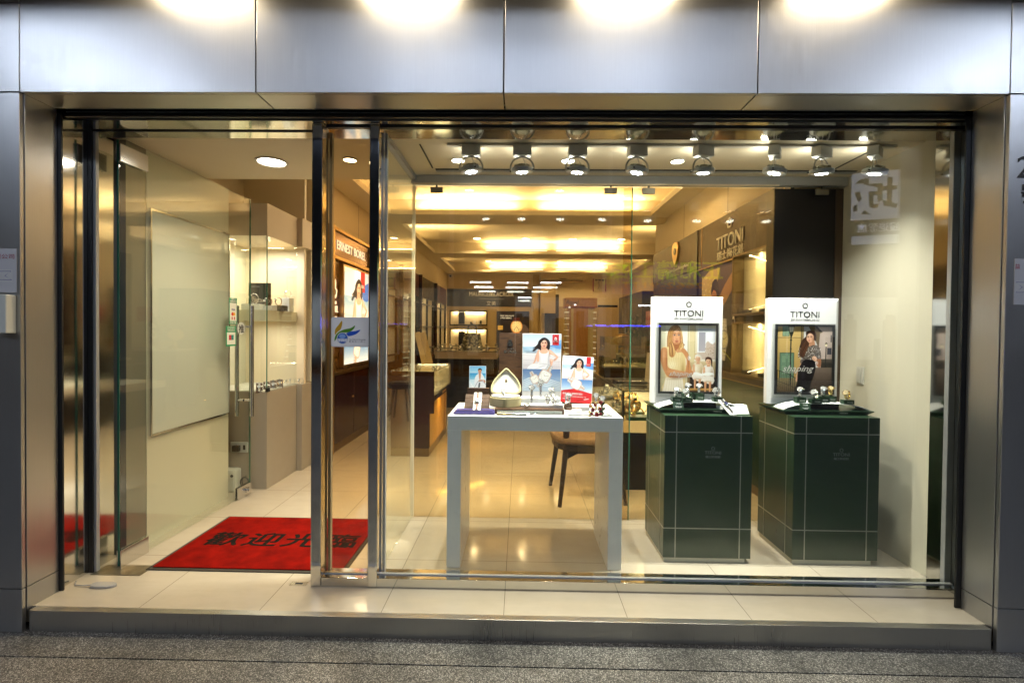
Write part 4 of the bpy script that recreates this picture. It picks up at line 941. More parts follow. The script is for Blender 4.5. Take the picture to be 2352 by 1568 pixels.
def blonde_print():
    p = Print((705, 435, 1325, 1205), PW, PH, 820)
    p.grad(705, 435, 1325, 1205, 'F3ECD6', 'CDBB92'); p.grad(705, 435, 760, 1205, 'DCD9BE', 'C2B488'); p.rect(950, 440, 1010, 900, 'EFEDE2', 3); p.rect(1030, 435, 1085, 860, 'E0D0A2', 2); p.rect(1010, 435, 1018, 880, 'B8A878', 2); p.rect(1088, 435, 1094, 850, 'B49C68', 1)
    p.rect(1118, 470, 1318, 830, 'EEF1F5', 1); p.grad(1133, 515, 1208, 735, '9F9DA8', 'BDB6BA')
    for k in range(9): p.line([(1138+k*8, 520), (1138+k*8, 735)], 2, '7F7F8E', .6)
    for k in range(14): p.line([(1133, 526+k*15), (1208, 526+k*15)], 2, 'C6C4CC', .5)
    p.poly([(1208, 745), (1215, 640), (1235, 615), (1262, 640), (1290, 655), (1318, 625), (1318, 830), (1120, 830), (1120, 750)], 'CBB8A8', 0, 3); rnd = random.Random(4)
    for k in range(60): x = rnd.uniform(1205, 1310); y = rnd.uniform(650, 820); p.rect(x, y, x+rnd.uniform(4, 12), y+rnd.uniform(4, 14), rnd.choice(['A98A72', 'DCCFC4', 'B49884', '8E7866']), 1, .7)
    p.grad(1085, 832, 1325, 862, 'F6F0E4', 'D8C49C'); p.rect(1085, 760, 1118, 832, 'D2B484', 2)
    p.grad(1010, 862, 1325, 1205, 'D4BE92', '5E4426'); p.rect(1040, 1040, 1325, 1165, '2A1E16', 3); p.rect(1030, 1165, 1325, 1188, 'C89A50', 2)
    for hx, hy, hc, hs, dr, L in ((1128, 822, 'E4DED2', 'C6BCAC', 'E8D6B4', 0), (1245, 852, '4E3222', '2C1A12', 'F0E6DC', 50)):
        p.poly([(hx-52, hy+62), (hx, hy+42), (hx+50, hy+66), (hx+66, hy+190), (hx-10, hy+230), (hx-70, hy+180)], dr, 3); p.glow(hx+40, hy+140, 22, 70, 'A88A5E', .5); p.glow(hx-20, hy+110, 22, 50, 'FFF8EC', .6)
        p.poly([(hx-12, hy+34), (hx+14, hy+34), (hx+24, hy+62), (hx-20, hy+62)], 'D9A57E', 1); p.oval(hx, hy, 29, 40, 'E6B692'); p.glow(hx+14, hy+10, 12, 26, 'B8805C', .6); p.glow(hx-8, hy-14, 14, 12, 'F8DCC2', .6)
        for x in (-10, 10): p.glow(hx+x, hy-3, 7, 4, '5A3826', .8)
        p.glow(hx, hy+20, 10, 4, '9C4A3C', .8)
        p.poly([(hx-36, hy-2), (hx-30, hy-44), (hx+8, hy-52), (hx+40, hy-22), (hx+40, hy+20+L), (hx+28, hy+10), (hx+22, hy-18), (hx-16, hy-26), (hx-28, hy-8)], hc, 3)
        p.hair([(hx-5, hy-48), (hx+28, hy-30), (hx+30, hy+L)], [(hx+10, hy-48), (hx+42, hy-16), (hx+42, hy+20+L)], 16, [hs, hc], 2.5, .7, 5)
        p.poly([(hx-58, hy+78), (hx-36, hy+70), (hx-30, hy+170), (hx+20, hy+178), (hx+10, hy+192), (hx-50, hy+186)], 'E0AE86', 2)
        p.poly([(hx-62, hy+172), (hx+62, hy+182), (hx+54, hy+262), (hx-50, hy+242)], 'F8EEE0', 2); p.glow(hx, hy+235, 50, 16, 'C0A684', .6)
        for sx in (-30, 22): p.poly([(hx+sx-13, hy+238), (hx+sx+15, hy+238), (hx+sx+5, hy+355), (hx+sx-10, hy+355)], 'E0A67A', 1); p.glow(hx+sx+8, hy+290, 6, 50, 'A86E48', .6)
    p.poly([(1065, 985), (1110, 975), (1170, 996), (1235, 978), (1300, 985), (1310, 1008), (1170, 1022), (1060, 1005)], 'FFFDF6', 1)
    SK, SH, HI = 'D0905E', '9A5C34', 'F0BE8E'
    p.poly([(792, 770), (778, 620), (788, 520), (820, 455), (875, 432), (918, 455), (944, 530), (958, 640), (978, 662), (935, 700), (905, 790), (840, 800)], '9C6A38', 4)
    p.hair([(830, 450), (792, 540), (785, 660), (800, 780)], [(870, 440), (825, 560), (830, 680), (870, 800)], 60, ['D8A868', 'EAC488', '7A4C26', 'B98448'], 3, .75, 7)
    p.poly([(722, 700), (775, 688), (850, 702), (880, 730), (925, 700), (975, 740), (992, 880), (985, 1040), (960, 1205), (730, 1205), (770, 1040), (745, 930), (715, 850)], 'EAD29A', 3)
    p.glow(840, 900, 60, 70, 'FBF0CC', .75); p.glow(960, 960, 26, 110, 'B08C4E', .65); p.glow(870, 1000, 100, 16, 'B48E52', .6); p.glow(790, 960, 20, 60, 'C8A868', .6)
    for k in range(6): p.line(smoothpts([(800+k*28, 760), (810+k*24, 860), (860+k*14, 960)], 5, False), 4, 'CFB072', .5)
    p.poly([(735, 1205), (770, 1042), (960, 1042), (975, 1205)], 'F1E5CE', 1); p.glow(860, 1060, 90, 14, 'B89C6C', .6)
    for k in range(7): p.line([(790+k*24, 1060), (770+k*30, 1205)], 4, 'D2BE98', .6)
    p.poly([(712, 722), (740, 697), (782, 716), (786, 860), (800, 930), (900, 958), (985, 970), (1060, 958), (1068, 1010), (900, 1052), (795, 1035), (745, 960), (710, 850)], SK, 3)
    p.glow(742, 800, 12, 90, HI, .55); p.glow(775, 850, 10, 110, SH, .6); p.glow(900, 1038, 110, 10, SH, .7); p.glow(880, 975, 90, 10, HI, .55)
    p.poly([(850, 640), (915, 640), (918, 700), (880, 735), (845, 705)], 'A8683C', 2)
    p.poly([(985, 1005), (1002, 870), (985, 800), (945, 748), (905, 752), (880, 742), (886, 722), (905, 706), (960, 696), (1020, 770), (1040, 880), (1062, 990), (1020, 1030)], SK, 3)
    p.glow(1020, 880, 9, 90, SH, .6); p.glow(1003, 850, 8, 70, HI, .4)
    for k in range(4): p.line(smoothpts([(950-k*4, 712+k*10), (915, 712+k*11), (888, 724+k*9)], 4, False), 6, HI, .55); p.line(smoothpts([(950-k*4, 718+k*10), (915, 718+k*11), (890, 730+k*9)], 4, False), 2.5, SH, .8)
    p.oval(884, 560, 54, 88, 'DFA478', n=32, soft=2); p.poly([(838, 600), (850, 642), (884, 654), (920, 642), (934, 600), (920, 600)], 'DFA478', 3, 2)
    p.glow(928, 580, 14, 70, SH, .55); p.glow(846, 590, 12, 50, SH, .4); p.glow(880, 505, 34, 18, 'F6CDA6', .6); p.glow(858, 585, 14, 16, 'EFB088', .6); p.glow(886, 640, 30, 8, SH, .6)
    p.poly([(818, 630), (806, 550), (828, 480), (876, 452), (905, 470), (874, 486), (846, 520), (836, 580), (838, 660)], '9C6A38', 3); p.poly([(890, 462), (930, 490), (950, 560), (952, 650), (938, 640), (936, 560), (916, 505)], '9C6A38', 3)
    p.hair([(880, 455), (830, 490), (812, 560), (812, 660)], [(885, 470), (852, 510), (836, 580), (838, 680)], 34, ['E2B878', '7A4C26', 'C8904E'], 3, .8, 8); p.hair([(895, 458), (935, 500), (950, 580), (958, 670)], [(900, 470), (926, 520), (938, 600), (940, 690)], 26, ['F0CC90', '8A5A2E', 'C8904E'], 3, .8, 9)
    p.poly([(806, 640), (836, 640), (856, 700), (876, 750), (858, 800), (824, 808), (800, 770)], 'B57E42', 3); p.hair([(810, 640), (806, 720), (822, 800)], [(836, 640), (862, 720), (866, 800)], 40, ['E8BE7E', '7A4C26', 'D2A05E'], 3, .8, 10); p.poly([(930, 640), (960, 655), (966, 690), (930, 716), (906, 718)], 'C89858', 3); p.hair([(930, 640), (930, 690), (910, 716)], [(960, 650), (965, 690), (940, 712)], 20, ['F0CC90', '8A5A2E'], 3, .8, 11)
    for x, s_ in ((860, -1), (910, 1)): p.glow(x, 548, 17, 10, '7C4A2C', .55); p.oval(x, 551, 13, 6.5, 'EADFD4'); p.oval(x, 551, 6.5, 6.5, '2C1A12'); p.line(smoothpts([(x-15, 549), (x, 543), (x+15, 549)], 4, False), 3.5, '2A170E'); p.line(smoothpts([(x-19*1, 534-s_*1), (x, 527), (x+19, 533+s_*1)], 4, False), 6, '6B4326', .9)
    p.line([(878, 556), (875, 590)], 4, 'B67A50', .6); p.glow(886, 600, 12, 6, '8C4E30', .65); p.oval(887, 622, 19, 7.5, 'A84C40'); p.line([(868, 621), (887, 619), (906, 621)], 2, '6E2A22'); p.glow(887, 634, 14, 4, '9A5C34', .5)
    p.ring(1028, 815, 11, 22, 8, 'D8D8D4'); p.oval(1036, 812, 9, 14, 'F2F2EE')
    for a in ((650, 880), ): pass
    return p
def street_print():
    p = Print((580, 445, 1205, 1190), PW, PH, 820); rnd = random.Random(9)
    p.grad(580, 445, 850, 1050, 'CFB070', 'B59452'); p.rect(580, 560, 850, 566, 'E2C88C', 1); p.rect(580, 566, 850, 577, '8F7542', 1)
    p.rect(640, 445, 720, 558, '5E7A62'); p.rect(648, 450, 678, 552, '8CA68A'); p.rect(682, 450, 712, 552, '87A086')
    for k in range(16): p.line([(650, 455+k*6.3), (710, 455+k*6.3)], 1.6, '516A55', .8)
    p.grad(848, 445, 882, 720, 'A8905E', '6E5C3E'); p.poly([(878, 445), (1205, 445), (1205, 910), (1045, 910), (1045, 520), (935, 445)], 'C2AEA2'); p.glow(1130, 620, 70, 160, 'D6C6BC', .6); p.glow(1190, 800, 50, 120, '8E7C74', .5)
    p.poly([(935, 445), (1035, 445), (1095, 508), (1066, 522), (1052, 700), (1000, 560)], '6E5C40', 0, 2); p.poly([(1060, 506), (1094, 507), (1030, 443), (1008, 443)], '2C2420'); p.line([(850, 445), (860, 720)], 5, '4A3E2C')
    for y0, y1, x0 in ((685, 760, 1150), (540, 620, 1186)): p.rect(x0, y0, 1198, y1, '3E3E46', 1); p.line([(x0+22, y0), (x0+22, y1)], 3, '6C6C70')
    p.grad(1080, 810, 1205, 912, '5A5248', '322C26')
    for k in range(12): p.ring(1096+k*9, 878, 9, 20, 2.2, rnd.choice(['1A1A1A', '3A3630']), 14); p.line([(1096+k*9, 850), (1102+k*9, 880)], 3, '141414')
    p.rect(612, 742, 778, 1034, '47614E', 1); p.rect(624, 754, 766, 1034, '6C8A70', 1); p.line([(694, 756), (694, 1034)], 4, '3E5846')
    for x in (632, 702): 
        for y, h in ((770, 90), (880, 120)): p.rect(x, y, x+54, y+h, '5C7A62', 1); p.rect(x+5, y+5, x+49, y+h-5, '789678', 1)
    p.grad(960, 908, 1205, 1190, '77675A', '302620'); p.grad(580, 1030, 840, 1190, '94845F', '4A3C2A')
    for k in range(150): p.rect(x := rnd.uniform(960, 1200), y := rnd.uniform(915, 1185), x+5, y+3, rnd.choice(['8A7A6C', '4A3E36']), 1, .5)
    p.line([(738, 556), (736, 800), (740, 1110)], 15, '1C211E'); p.line([(733, 560), (731, 1100)], 3, '5A6660', .7); p.oval(738, 600, 14, 9, '1C211E'); p.oval(738, 700, 11, 6, '1C211E')
    p.poly([(712, 452), (772, 452), (762, 508), (722, 508)], 'FFF6D8', 0, 2); p.glow(742, 478, 30, 34, 'FFF8E0', .7); p.poly([(716, 506), (770, 506), (750, 560), (731, 560)], '20261F'); p.line([(705, 449), (780, 449)], 6, '2A2E28'); p.line([(712, 450), (722, 508)], 2.5, '2A2E28'); p.line([(772, 450), (762, 508)], 2.5, '2A2E28'); p.line([(742, 450), (742, 508)], 2, '8A8A70')
    p.line([(1137, 670), (1132, 905)], 10, '22241F'); p.poly([(1124, 640), (1151, 640), (1146, 672), (1130, 672)], 'F6E8C0', 0, 1); p.poly([(1119, 641), (1156, 641), (1138, 624)], '22241F')
    p.line([(582, 940), (700, 975), (800, 1030)], 7, '181614'); p.line([(582, 1060), (700, 1100), (810, 1150)], 5, '181614')
    for k in range(10): p.line([(590+k*22, 938+k*9), (590+k*22, 1130+k*8)], 5.5, '1A1816')
    SK, SH, HI = 'DDAA88', 'A06A4C', 'F6D4BC'
    p.poly([(860, 610), (905, 560), (925, 530), (935, 520), (960, 640), (930, 720), (880, 790), (840, 780), (832, 700)], '3A2218', 4)
    p.poly([(905, 520), (925, 498), (960, 492), (1010, 506), (1024, 560), (1018, 600), (985, 640), (930, 620)], '38221A', 3)
    p.poly([(950, 610), (1000, 596), (1012, 665), (975, 705), (940, 675)], 'C8906E', 2, 2)
    p.poly([(862, 795), (838, 895), (805, 990), (800, 1062), (822, 1062), (850, 960), (884, 830)], SK, 2); p.glow(848, 930, 7, 80, SH, .6)
    p.poly([(1040, 790), (1080, 800), (1082, 880), (1062, 908), (1030, 880), (1020, 845), (1034, 830)], 'B87E5C', 2); p.glow(1068, 860, 10, 40, '7E4E34', .6)
    p.poly([(836, 700), (870, 678), (905, 660), (950, 668), (1000, 652), (1060, 680), (1084, 798), (1045, 810), (1025, 790), (1012, 862), (850, 862), (864, 790), (820, 790)], '70635A', 3)
    for k in range(420):
        x = rnd.uniform(822, 1080); y = rnd.uniform(662, 858)
        if (y < 800 or 856 < x < 1014) and y > 668+abs(x-960)*.12: p.oval(x, y, rnd.uniform(3, 6.5), rnd.uniform(1.6, 3.2), rnd.choice(['F0EBE2', '1C1614', 'D8D0C4', '2E2622', 'FFFFFF']), rot=rnd.uniform(0, 3), n=7, soft=.5)
    p.glow(1035, 760, 20, 50, '2A2420', .5); p.glow(905, 800, 20, 60, '2A2420', .4); p.line([(960, 672), (955, 760), (950, 856)], 3, '221C1A', .7)
    p.oval(955, 572, 41, 57, 'E6B696', rot=.12, n=30, soft=2); p.glow(985, 590, 16, 40, SH, .55); p.glow(940, 545, 22, 20, HI, .65); p.glow(928, 590, 14, 14, 'EFB69A', .6); p.glow(955, 628, 26, 7, SH, .5)
    p.poly([(912, 548), (920, 506), (962, 494), (1012, 512), (1024, 570), (1008, 615), (998, 570), (984, 536), (948, 520)], '33201A', 3); p.hair([(940, 500), (990, 520), (1010, 590)], [(950, 496), (1012, 515), (1020, 590)], 20, ['5A3A2A', '1C100C'], 2.5, .7, 3)
    p.poly([(870, 690), (892, 640), (918, 615), (934, 650), (912, 735), (880, 795), (842, 780), (838, 720)], '3C241A', 3); p.hair([(915, 600), (875, 650), (845, 720), (838, 780)], [(945, 630), (930, 690), (900, 750), (870, 800)], 70, ['6E4630', '1E120C', '50301F', '8A5A3C'], 3, .8, 5)
    p.poly([(862, 862), (905, 820), (1000, 830), (1022, 900), (1002, 1000), (968, 1100), (950, 1190), (788, 1190), (815, 1080), (822, 960)], '0F0D10', 3); p.glow(880, 960, 24, 120, '2E2A34', .8); p.glow(985, 940, 14, 80, '26222C', .8); p.line([(930, 850), (915, 1000), (890, 1180)], 3, '26222A', .7)
    p.poly([(978, 795), (1006, 776), (1034, 798), (1026, 838), (994, 828)], 'EDBE9E', 2)
    for k in range(4): p.line([(984+k*9, 800+k*3), (980+k*9, 822+k*3)], 2.5, SH, .8)
    p.ring(1034, 856, 12, 14, 5, 'F0F0F0'); p.oval(1026, 850, 7, 8, 'FFFFFF')
    for x in (932, 965): p.glow(x, 563, 12, 7, '7E4E38', .6); p.oval(x, 565, 7.5, 4, '20130E'); p.line(smoothpts([(x-11, 554), (x, 549), (x+12, 553)], 4, False), 3.5, '3A241A')
    p.line([(944, 566), (939, 586)], 3, SH, .6); p.glow(945, 591, 8, 4, '8C4E3C', .6); p.oval(944, 605, 12, 5, 'B4484C'); p.ring(1003, 612, 3, 10, 2.4, 'E8E0C0')
    return p
t1, o1 = show_panel(1.075, 3.15, 'white photo stand with a long haired blonde woman in a cream dress', blonde_print(), '')
SCR = mat('script_white', (.62, .60, .56), .5)
text('shaping', .030, SCR, o1, (-.05, -.001, .10), ext=.0002, shear=.4, width=.15); text('moments of life', .008, SCR, o1, (-.06, -.001, .085), ext=.0002, width=.09)
t2, o2 = show_panel(1.830, 3.18, 'white photo stand with a dark haired woman in a black skirt on a street', street_print(), '')
text('shaping', .040, SCR, o2, (-.045, -.001, .135), ext=.0002, shear=.4, width=.20); text('moments of life', .009, SCR, o2, (-.09, -.001, .124), ext=.0002, width=.085)
# watches on the arched sheets
def foot_z(cx, x):
    d = abs(x-cx); return zt+.0003+.004+(.038 if d < .06 else .034+(.14-d)*.05 if d < .14 else .034-(d-.14)*.21 if d < .215 else .012)+.0008
B1 = [(.977, 3.06, .030, .056, 'first from the left', -.15, SILV, 50), (1.062, 3.11, .045, .060, 'tallest, behind in the middle', 0, SILV, 55), (1.036, 3.035, .026, .060, 'lowest one, front middle', -.7, SILV, 30), (1.135, 3.105, .042, .058, 'right of the middle', -.35, SILV, 55), (1.232, 3.06, .030, .056, 'at the right end', -1.0, SILV, 30)]
B2 = [(1.752, 3.075, .034, .058, 'first from the left', -.5, SILV, 55), (1.822, 3.035, .026, .062, 'second, set low in front', -1.0, SILV, 30), (1.893, 3.075, .036, .062, 'third from the left', -.4, SILV, 55), (1.962, 3.11, .036, .056, 'fourth, with a gold dial', -.4, GOLDM, 55), (2.025, 3.045, .026, .062, 'at the right end, gold and steel', -1.0, GOLDM, 30)]
for cx, lst, w1, grp in ((1.124, B1, 'before the blonde woman photo', 'first'), (1.888, B2, 'before the black skirt photo', 'second')):
    for x, y, h, wx, lab, rz, bm_, tl in lst:
        z = foot_z(cx, x)
        block('watch_block', 'dark green block with white lettering %s, %s' % (w1, lab.split(',')[0]), (x, y, z), wx, .04, h, GREEN, 'green blocks on the arched sheets')
        ring_watch('wrist_watch', ('gold watch' if bm_ is GOLDM else 'steel watch')+' %s, %s' % (w1, lab), (x, y, z+h+.0005), rz, 'watches on the green blocks', bm_, LKG if bm_ is GOLDM else LK, DIALG if bm_ is GOLDM else DIAL, tilt=tl, rr=.027)
    t = thing('name_card', 'small dark green lettered card standing before the arched sheet, %s' % ('on the plinth nearer the table' if cx < 1.5 else 'on the plinth by the wall'), 'card', (cx-.145+(.01 if cx > 1.5 else .0), 3.0+.012, .9118))
    t.rotation_euler = (0, 0, 0)
    MB().box(-.032, .032, -.002, .002, 0, .044).build('card', GREEN, t, rot=(R(-18), 0, 0)); text('TITONI', .007, SLIPW, t, (0, .0045, .028), rot=(R(72), 0, 0), ext=.0004, width=.028)
    text('Airmaster Series' if cx < 1.5 else 'Cosmo Series', .004, SLIPW, t, (0, -.0005, .015), rot=(R(72), 0, 0), ext=.0004, width=.04); text('空中霸王系列' if cx < 1.5 else '宇宙系列', .004, SLIPW, t, (0, -.002, .008), rot=(R(72), 0, 0), ext=.0004, width=.036 if cx < 1.5 else .026)
    MB().box(-.03, .03, 0, .02, 0, .003).build('foot', GREEN, t)
M = Matrix.Rotation(R(32), 3, 'X')
t = thing('watch_rest', 'long white slanted rest at the front of the plinth nearer the table', 'display pad', (1.262, 3.005, .935), .28)
o = MB().box(-.022, .022, -.085, .085, -.005, .005).build('pad', mat('white_leather'), t, bevel=.002); o.matrix_local = M.to_4x4(); MB().box(-.018, .018, -.0, .06, -.022, -.005).build('wedge', SLIPW, t)
strap_watch('wrist_watch', 'blue dialled strap watch on the long white rest of the first plinth', (1.262, 3.000, .946), .28, 'watches on the green blocks', M, .15, DARKG, mat('blue_dial', (.03, .04, .14), .2))
t = thing('name_plate', 'silver lettered plate leaning in a green frame on the first plinth', 'plate', (1.345, 2.985, .8862), -.12)
MB().box(-.052, .052, -.003, .003, 0, .078).build('frame', GREEN, t, rot=(R(-48), 0, 0)); MB().box(-.042, .042, -.0045, -.0034, .008, .070).build('plate', mat('plate_silver', (.62, .62, .60), .35, .4), t, rot=(R(-48), 0, 0))
for s, h, z, wd in (('TITONI', .011, .052, .05), ('瑞士梅花錶', .007, .040, .045), ('專櫃公司', .006, .026, .035), ('台灣總代理', .005, .014, .03)): text(s, h, INKG, t, (0, -.0050*math.cos(R(48))+z*math.sin(R(48)), .0050*math.sin(R(48))+z*math.cos(R(48))), rot=(R(42), 0, 0), ext=.0004, width=wd)
MB().box(-.04, .04, .0, .05, 0, .004).build('foot', GREEN, t)

# ------------------------------------------------------------------ entrance: glass door, mat, small fittings
DX0, DY0, DX1, DY1 = -2.288, 2.745, -2.245, 4.02
dl = math.hypot(DX1-DX0, DY1-DY0); da = math.atan2(DY1-DY0, DX1-DX0)
dr = thing('glass_door', 'tall frameless glass door swung open against the pale wall with long tubular handles', 'door', (DX0, DY0, 0), da)
b = MB().box(0, dl, -.006, .006, .012, 2.44); b.build('pane', GLASS, dr)
MB().box(-.0035, -.0002, -.006, .006, .012, 2.44).box(dl+.0002, dl+.0035, -.006, .006, .012, 2.44).build('pane_edge', EDGE, dr)
CH = mat('satin_chrome', (.70, .70, .68), .18, 1)
for x0, x1, z0, z1 in ((-.002, .20, .0, .10), (-.002, .20, 2.32, 2.42), (dl-.18, dl+.004, .0, .10)):
    o = MB().box(x0, x1, -.014, -.0065, z0, z1).box(x0, x1, .0065, .014, z0, z1).build('patch_fitting', CH, dr, bevel=.002)
    if x0 > .5: MB().lathe([(.022, 0), (.022, .012), (.016, .014), (.016, .028), (0, .028)], (dl-.06, -.0145, .05), 20, Matrix.Rotation(R(90), 3, 'X')).build('lock_cylinder', CHROME, o, smooth=True)
for s_ in (-1, 1):
    h = MB().tube([(dl-.075, s_*.062, .66), (dl-.075, s_*.062, 1.56)], .016, 16).build('handle', CH, dr, smooth=True)
    MB().tube([(dl-.075, s_*.0065, 1.39), (dl-.075, s_*.047, 1.39)], .011, 12).tube([(dl-.075, s_*.0065, .79), (dl-.075, s_*.047, .79)], .011, 12).build('handle_bracket', CHROME, h, smooth=True)
# stickers on the door (face the entrance side, local -y)
GR = mat('sticker_green', (.01, .30, .13), .5); SW2 = mat('sticker_white', (.75, .78, .72), .5)
def door_sticker(x, z, w_, h_): return MB().box(x-w_/2, x+w_/2, -.0072, -.0064, z-h_/2, z+h_/2).build('sticker', GR, dr)
def dtx(par_, s, x, z, h, m, wd=None): text(s, h, m, par_, (x, -.0086, z), ext=.0004, width=wd, bold=.01)
xs1 = dl-.235
s1 = door_sticker(xs1, 1.51, .095, .205)
MB().box(xs1-.042, xs1+.042, -.0080, -.0073, 1.432, 1.575).build('sheet', SW2, s1)
dtx(s1, '中國信託', xs1, 1.597, .010, SW2, .07); dtx(s1, '特約商店', xs1, 1.580, .012, SW2, .075); dtx(s1, '歡迎光臨', xs1, 1.413, .013, SW2, .075); dtx(s1, 'VISA', xs1, 1.515, .014, mat('navy_ink', (.02, .03, .25), .5), .045)
for dx, c in ((-.010, (.6, .02, .02)), (.010, (.75, .40, .02))): MB().lathe([(.014, 0), (.014, .0004), (0, .0004)], (xs1+dx, -.0082, 1.487), 16, Matrix.Rotation(R(90), 3, 'X')).build('card_mark', mat('ink_%d' % (c[1]*100), c, .5), s1)
MB().box(xs1-.02, xs1-.008, -.0086, -.0081, 1.442, 1.466).box(xs1+.008, xs1+.02, -.0086, -.0081, 1.442, 1.466).build('card_mark', mat('ink_red', (.5, .02, .04), .5), s1)
xs2 = dl-.26
s2 = door_sticker(xs2, 1.315, .125, .155); MB().box(xs2-.052, xs2+.052, -.0080, -.0073, 1.25, 1.345).build('sheet', SW2, s2)
dtx(s2, '合作金庫銀行', xs2, 1.376, .009, SW2, .10); dtx(s2, '特約商店', xs2, 1.356, .013, SW2, .09); MB().box(xs2-.028, xs2+.0, -.0086, -.0081, 1.285, 1.325).build('card_mark', mat('ink_red'), s2); MB().box(xs2+.001, xs2+.03, -.0086, -.0081, 1.285, 1.325).build('card_mark', mat('ink_teal', (.0, .25, .25), .5), s2)
o = MB().lathe([(.05, 0), (.05, .0012), (0, .0012)], (dl-.13, -.0066, 1.375), 30, Matrix.Rotation(R(90), 3, 'X')).build('push_sign', SW2, dr); dtx(o, '推', dl-.13, 1.345, .052, INKD)

ms = at(525, 1186, Z=0)
mt = thing('door_mat', 'red welcome mat with black characters and a dark rubber border', 'mat', (-1.54, 3.115, .0), R(-.3))
MB().box(-.575, .565, -.395, .395, .0008, .006).build('rubber_border', mat('mat_rubber', (.035, .028, .02), .7), mt, bevel=.002)
MB().box(-.552, .542, -.372, .375, .0063, .012).build('carpet', REDC, mt, bevel=.002)
for k, ch in enumerate('歡迎光臨'):
    for dx, dy, e in ((0, 0, .0), (.005, .003, .0002), (-.005, -.002, .0004), (.002, -.004, .0006)): text(ch, .150, mat('mat_black', (.012, .010, .008), 1, spec=.05), mt, (-.355+k*.25+dx, -.07+dy, .0122+e), rot=(0, 0, 0), ext=.0006, wide=1.12, name='lettering')
t = thing('floor_spring_plate', 'scratched steel floor plate under the door pivot', 'floor plate', (-2.26, 2.70, .0)); MB().box(-.12, .16, -.04, .075, .0005, .003).build('plate', mat('worn_steel', (.30, .27, .20), .35, .9, fn=speckle(.3, 12)), t)
t = thing('door_stop', 'small clear plastic door stop lying on the tiles by the left jamb', 'door stop', (-2.20, 2.545, .0)); MB().prism(smoothpts([(-.06, -.022), (.03, -.024), (.065, 0), (.03, .024), (-.06, .022)], 3), .001, .014, 'z').build('body', mat('milky_plastic', (.38, .38, .37), .25, coat=.5), t, bevel=.003); MB().tube([(-.06, 0, .01), (-.10, -.01, .008), (-.16, .0, .006), (-.19, .04, .006)], .003, 6).build('cable', mat('milky_plastic'), t, smooth=True)
t = thing('floor_latch', 'small steel latch plate set in the tiles beside the first polished post', 'latch', (-1.185, 2.60, .0)); MB().box(-.045, .045, -.012, .028, .0005, .0025).build('plate', CH, t); MB().box(-.02, .02, .0, .016, .0027, .0032).build('slot', BLACK, t)

# framed white board on the pale wall
t = thing('wall_board', 'large white board with a thin polished frame on the pale wall behind the door', 'board', (-2.37, 3.47, 1.37))
z0, z1 = at(430, 940, X=-2.36).z, at(430, 500, X=-2.36).z
a, c = -.385, .44; zz0, zz1 = .695-1.37, 2.125-1.37
MB().box(.001, .012, a, c, zz0, zz1).build('board', mat('board_white', (.72, .74, .68), .12, coat=.6, spec=.6), t)
m = MB(); k = .012
m.box(.001, .018, a-k, a-.0005, zz0-k, zz1+k).box(.001, .018, c+.0005, c+k, zz0-k, zz1+k).box(.001, .018, a, c, zz1+.0005, zz1+k).box(.001, .018, a, c, zz0-k, zz0-.0005).build('frame', CHROME, t)

# tax refund sticker on the side light
tx = thing('window_sticker', 'white rounded tax refund sticker with coloured leaves on the narrow side light', 'sticker', (-.918, 2.6265, 1.366))
W_, H_ = .105, .080
pts = []
for cx_, cz_, a0 in ((W_-.012, H_-.012, 0), (-W_+.012, H_-.012, 90), (-W_+.012, -H_+.012, 180), (W_-.012, -H_+.012, 270)):
    for k in range(6): a = R(a0+k*18); pts.append((cx_+.012*math.cos(a), cz_+.012*math.sin(a)))
MB().prism(pts, -.001, 0).build('sheet', mat('sticker_grey', (.80, .80, .82), .4), tx)
p = Print((142, 1092, 546, 1396), 2*W_-.012, 2*H_-.012, 400); p.rect(142, 1092, 546, 1396, 'F2F2F4')
p.poly([(175, 1275), (178, 1215), (215, 1165), (250, 1118), (252, 1165), (235, 1215), (200, 1245)], 'C79A18', 3)
p.poly([(170, 1345), (178, 1290), (215, 1245), (280, 1215), (350, 1200), (395, 1170), (380, 1210), (330, 1245), (270, 1252), (215, 1275), (195, 1310)], '4E8C1C', 3)
p.poly([(295, 1265), (340, 1240), (400, 1232), (455, 1218), (420, 1258), (370, 1280), (320, 1288)], '1E52C8', 3)
p.oval(258, 1313, 64, 66, 'D8DAE0', n=30); p.oval(258, 1313, 56, 58, '2C5FC0', n=30); p.oval(256, 1290, 36, 26, '7FA6E8', n=20); p.rect(205, 1318, 312, 1350, 'C9D2E6')
o = p.build('print', tx, (0, -.0012, -H_+.006))
txt_on(p, o, 'TRS', 258, 1352, 36, mat('trs_white', (.85, .87, .9), .5), 104); txt_on(p, o, 'Tax Refund Shopping', 422, 1332, 15, mat('ink_slate', (.08, .09, .13), .5), 182); txt_on(p, o, '税 金 払 い 戻 し', 422, 1356, 15, mat('ink_slate'), 182)

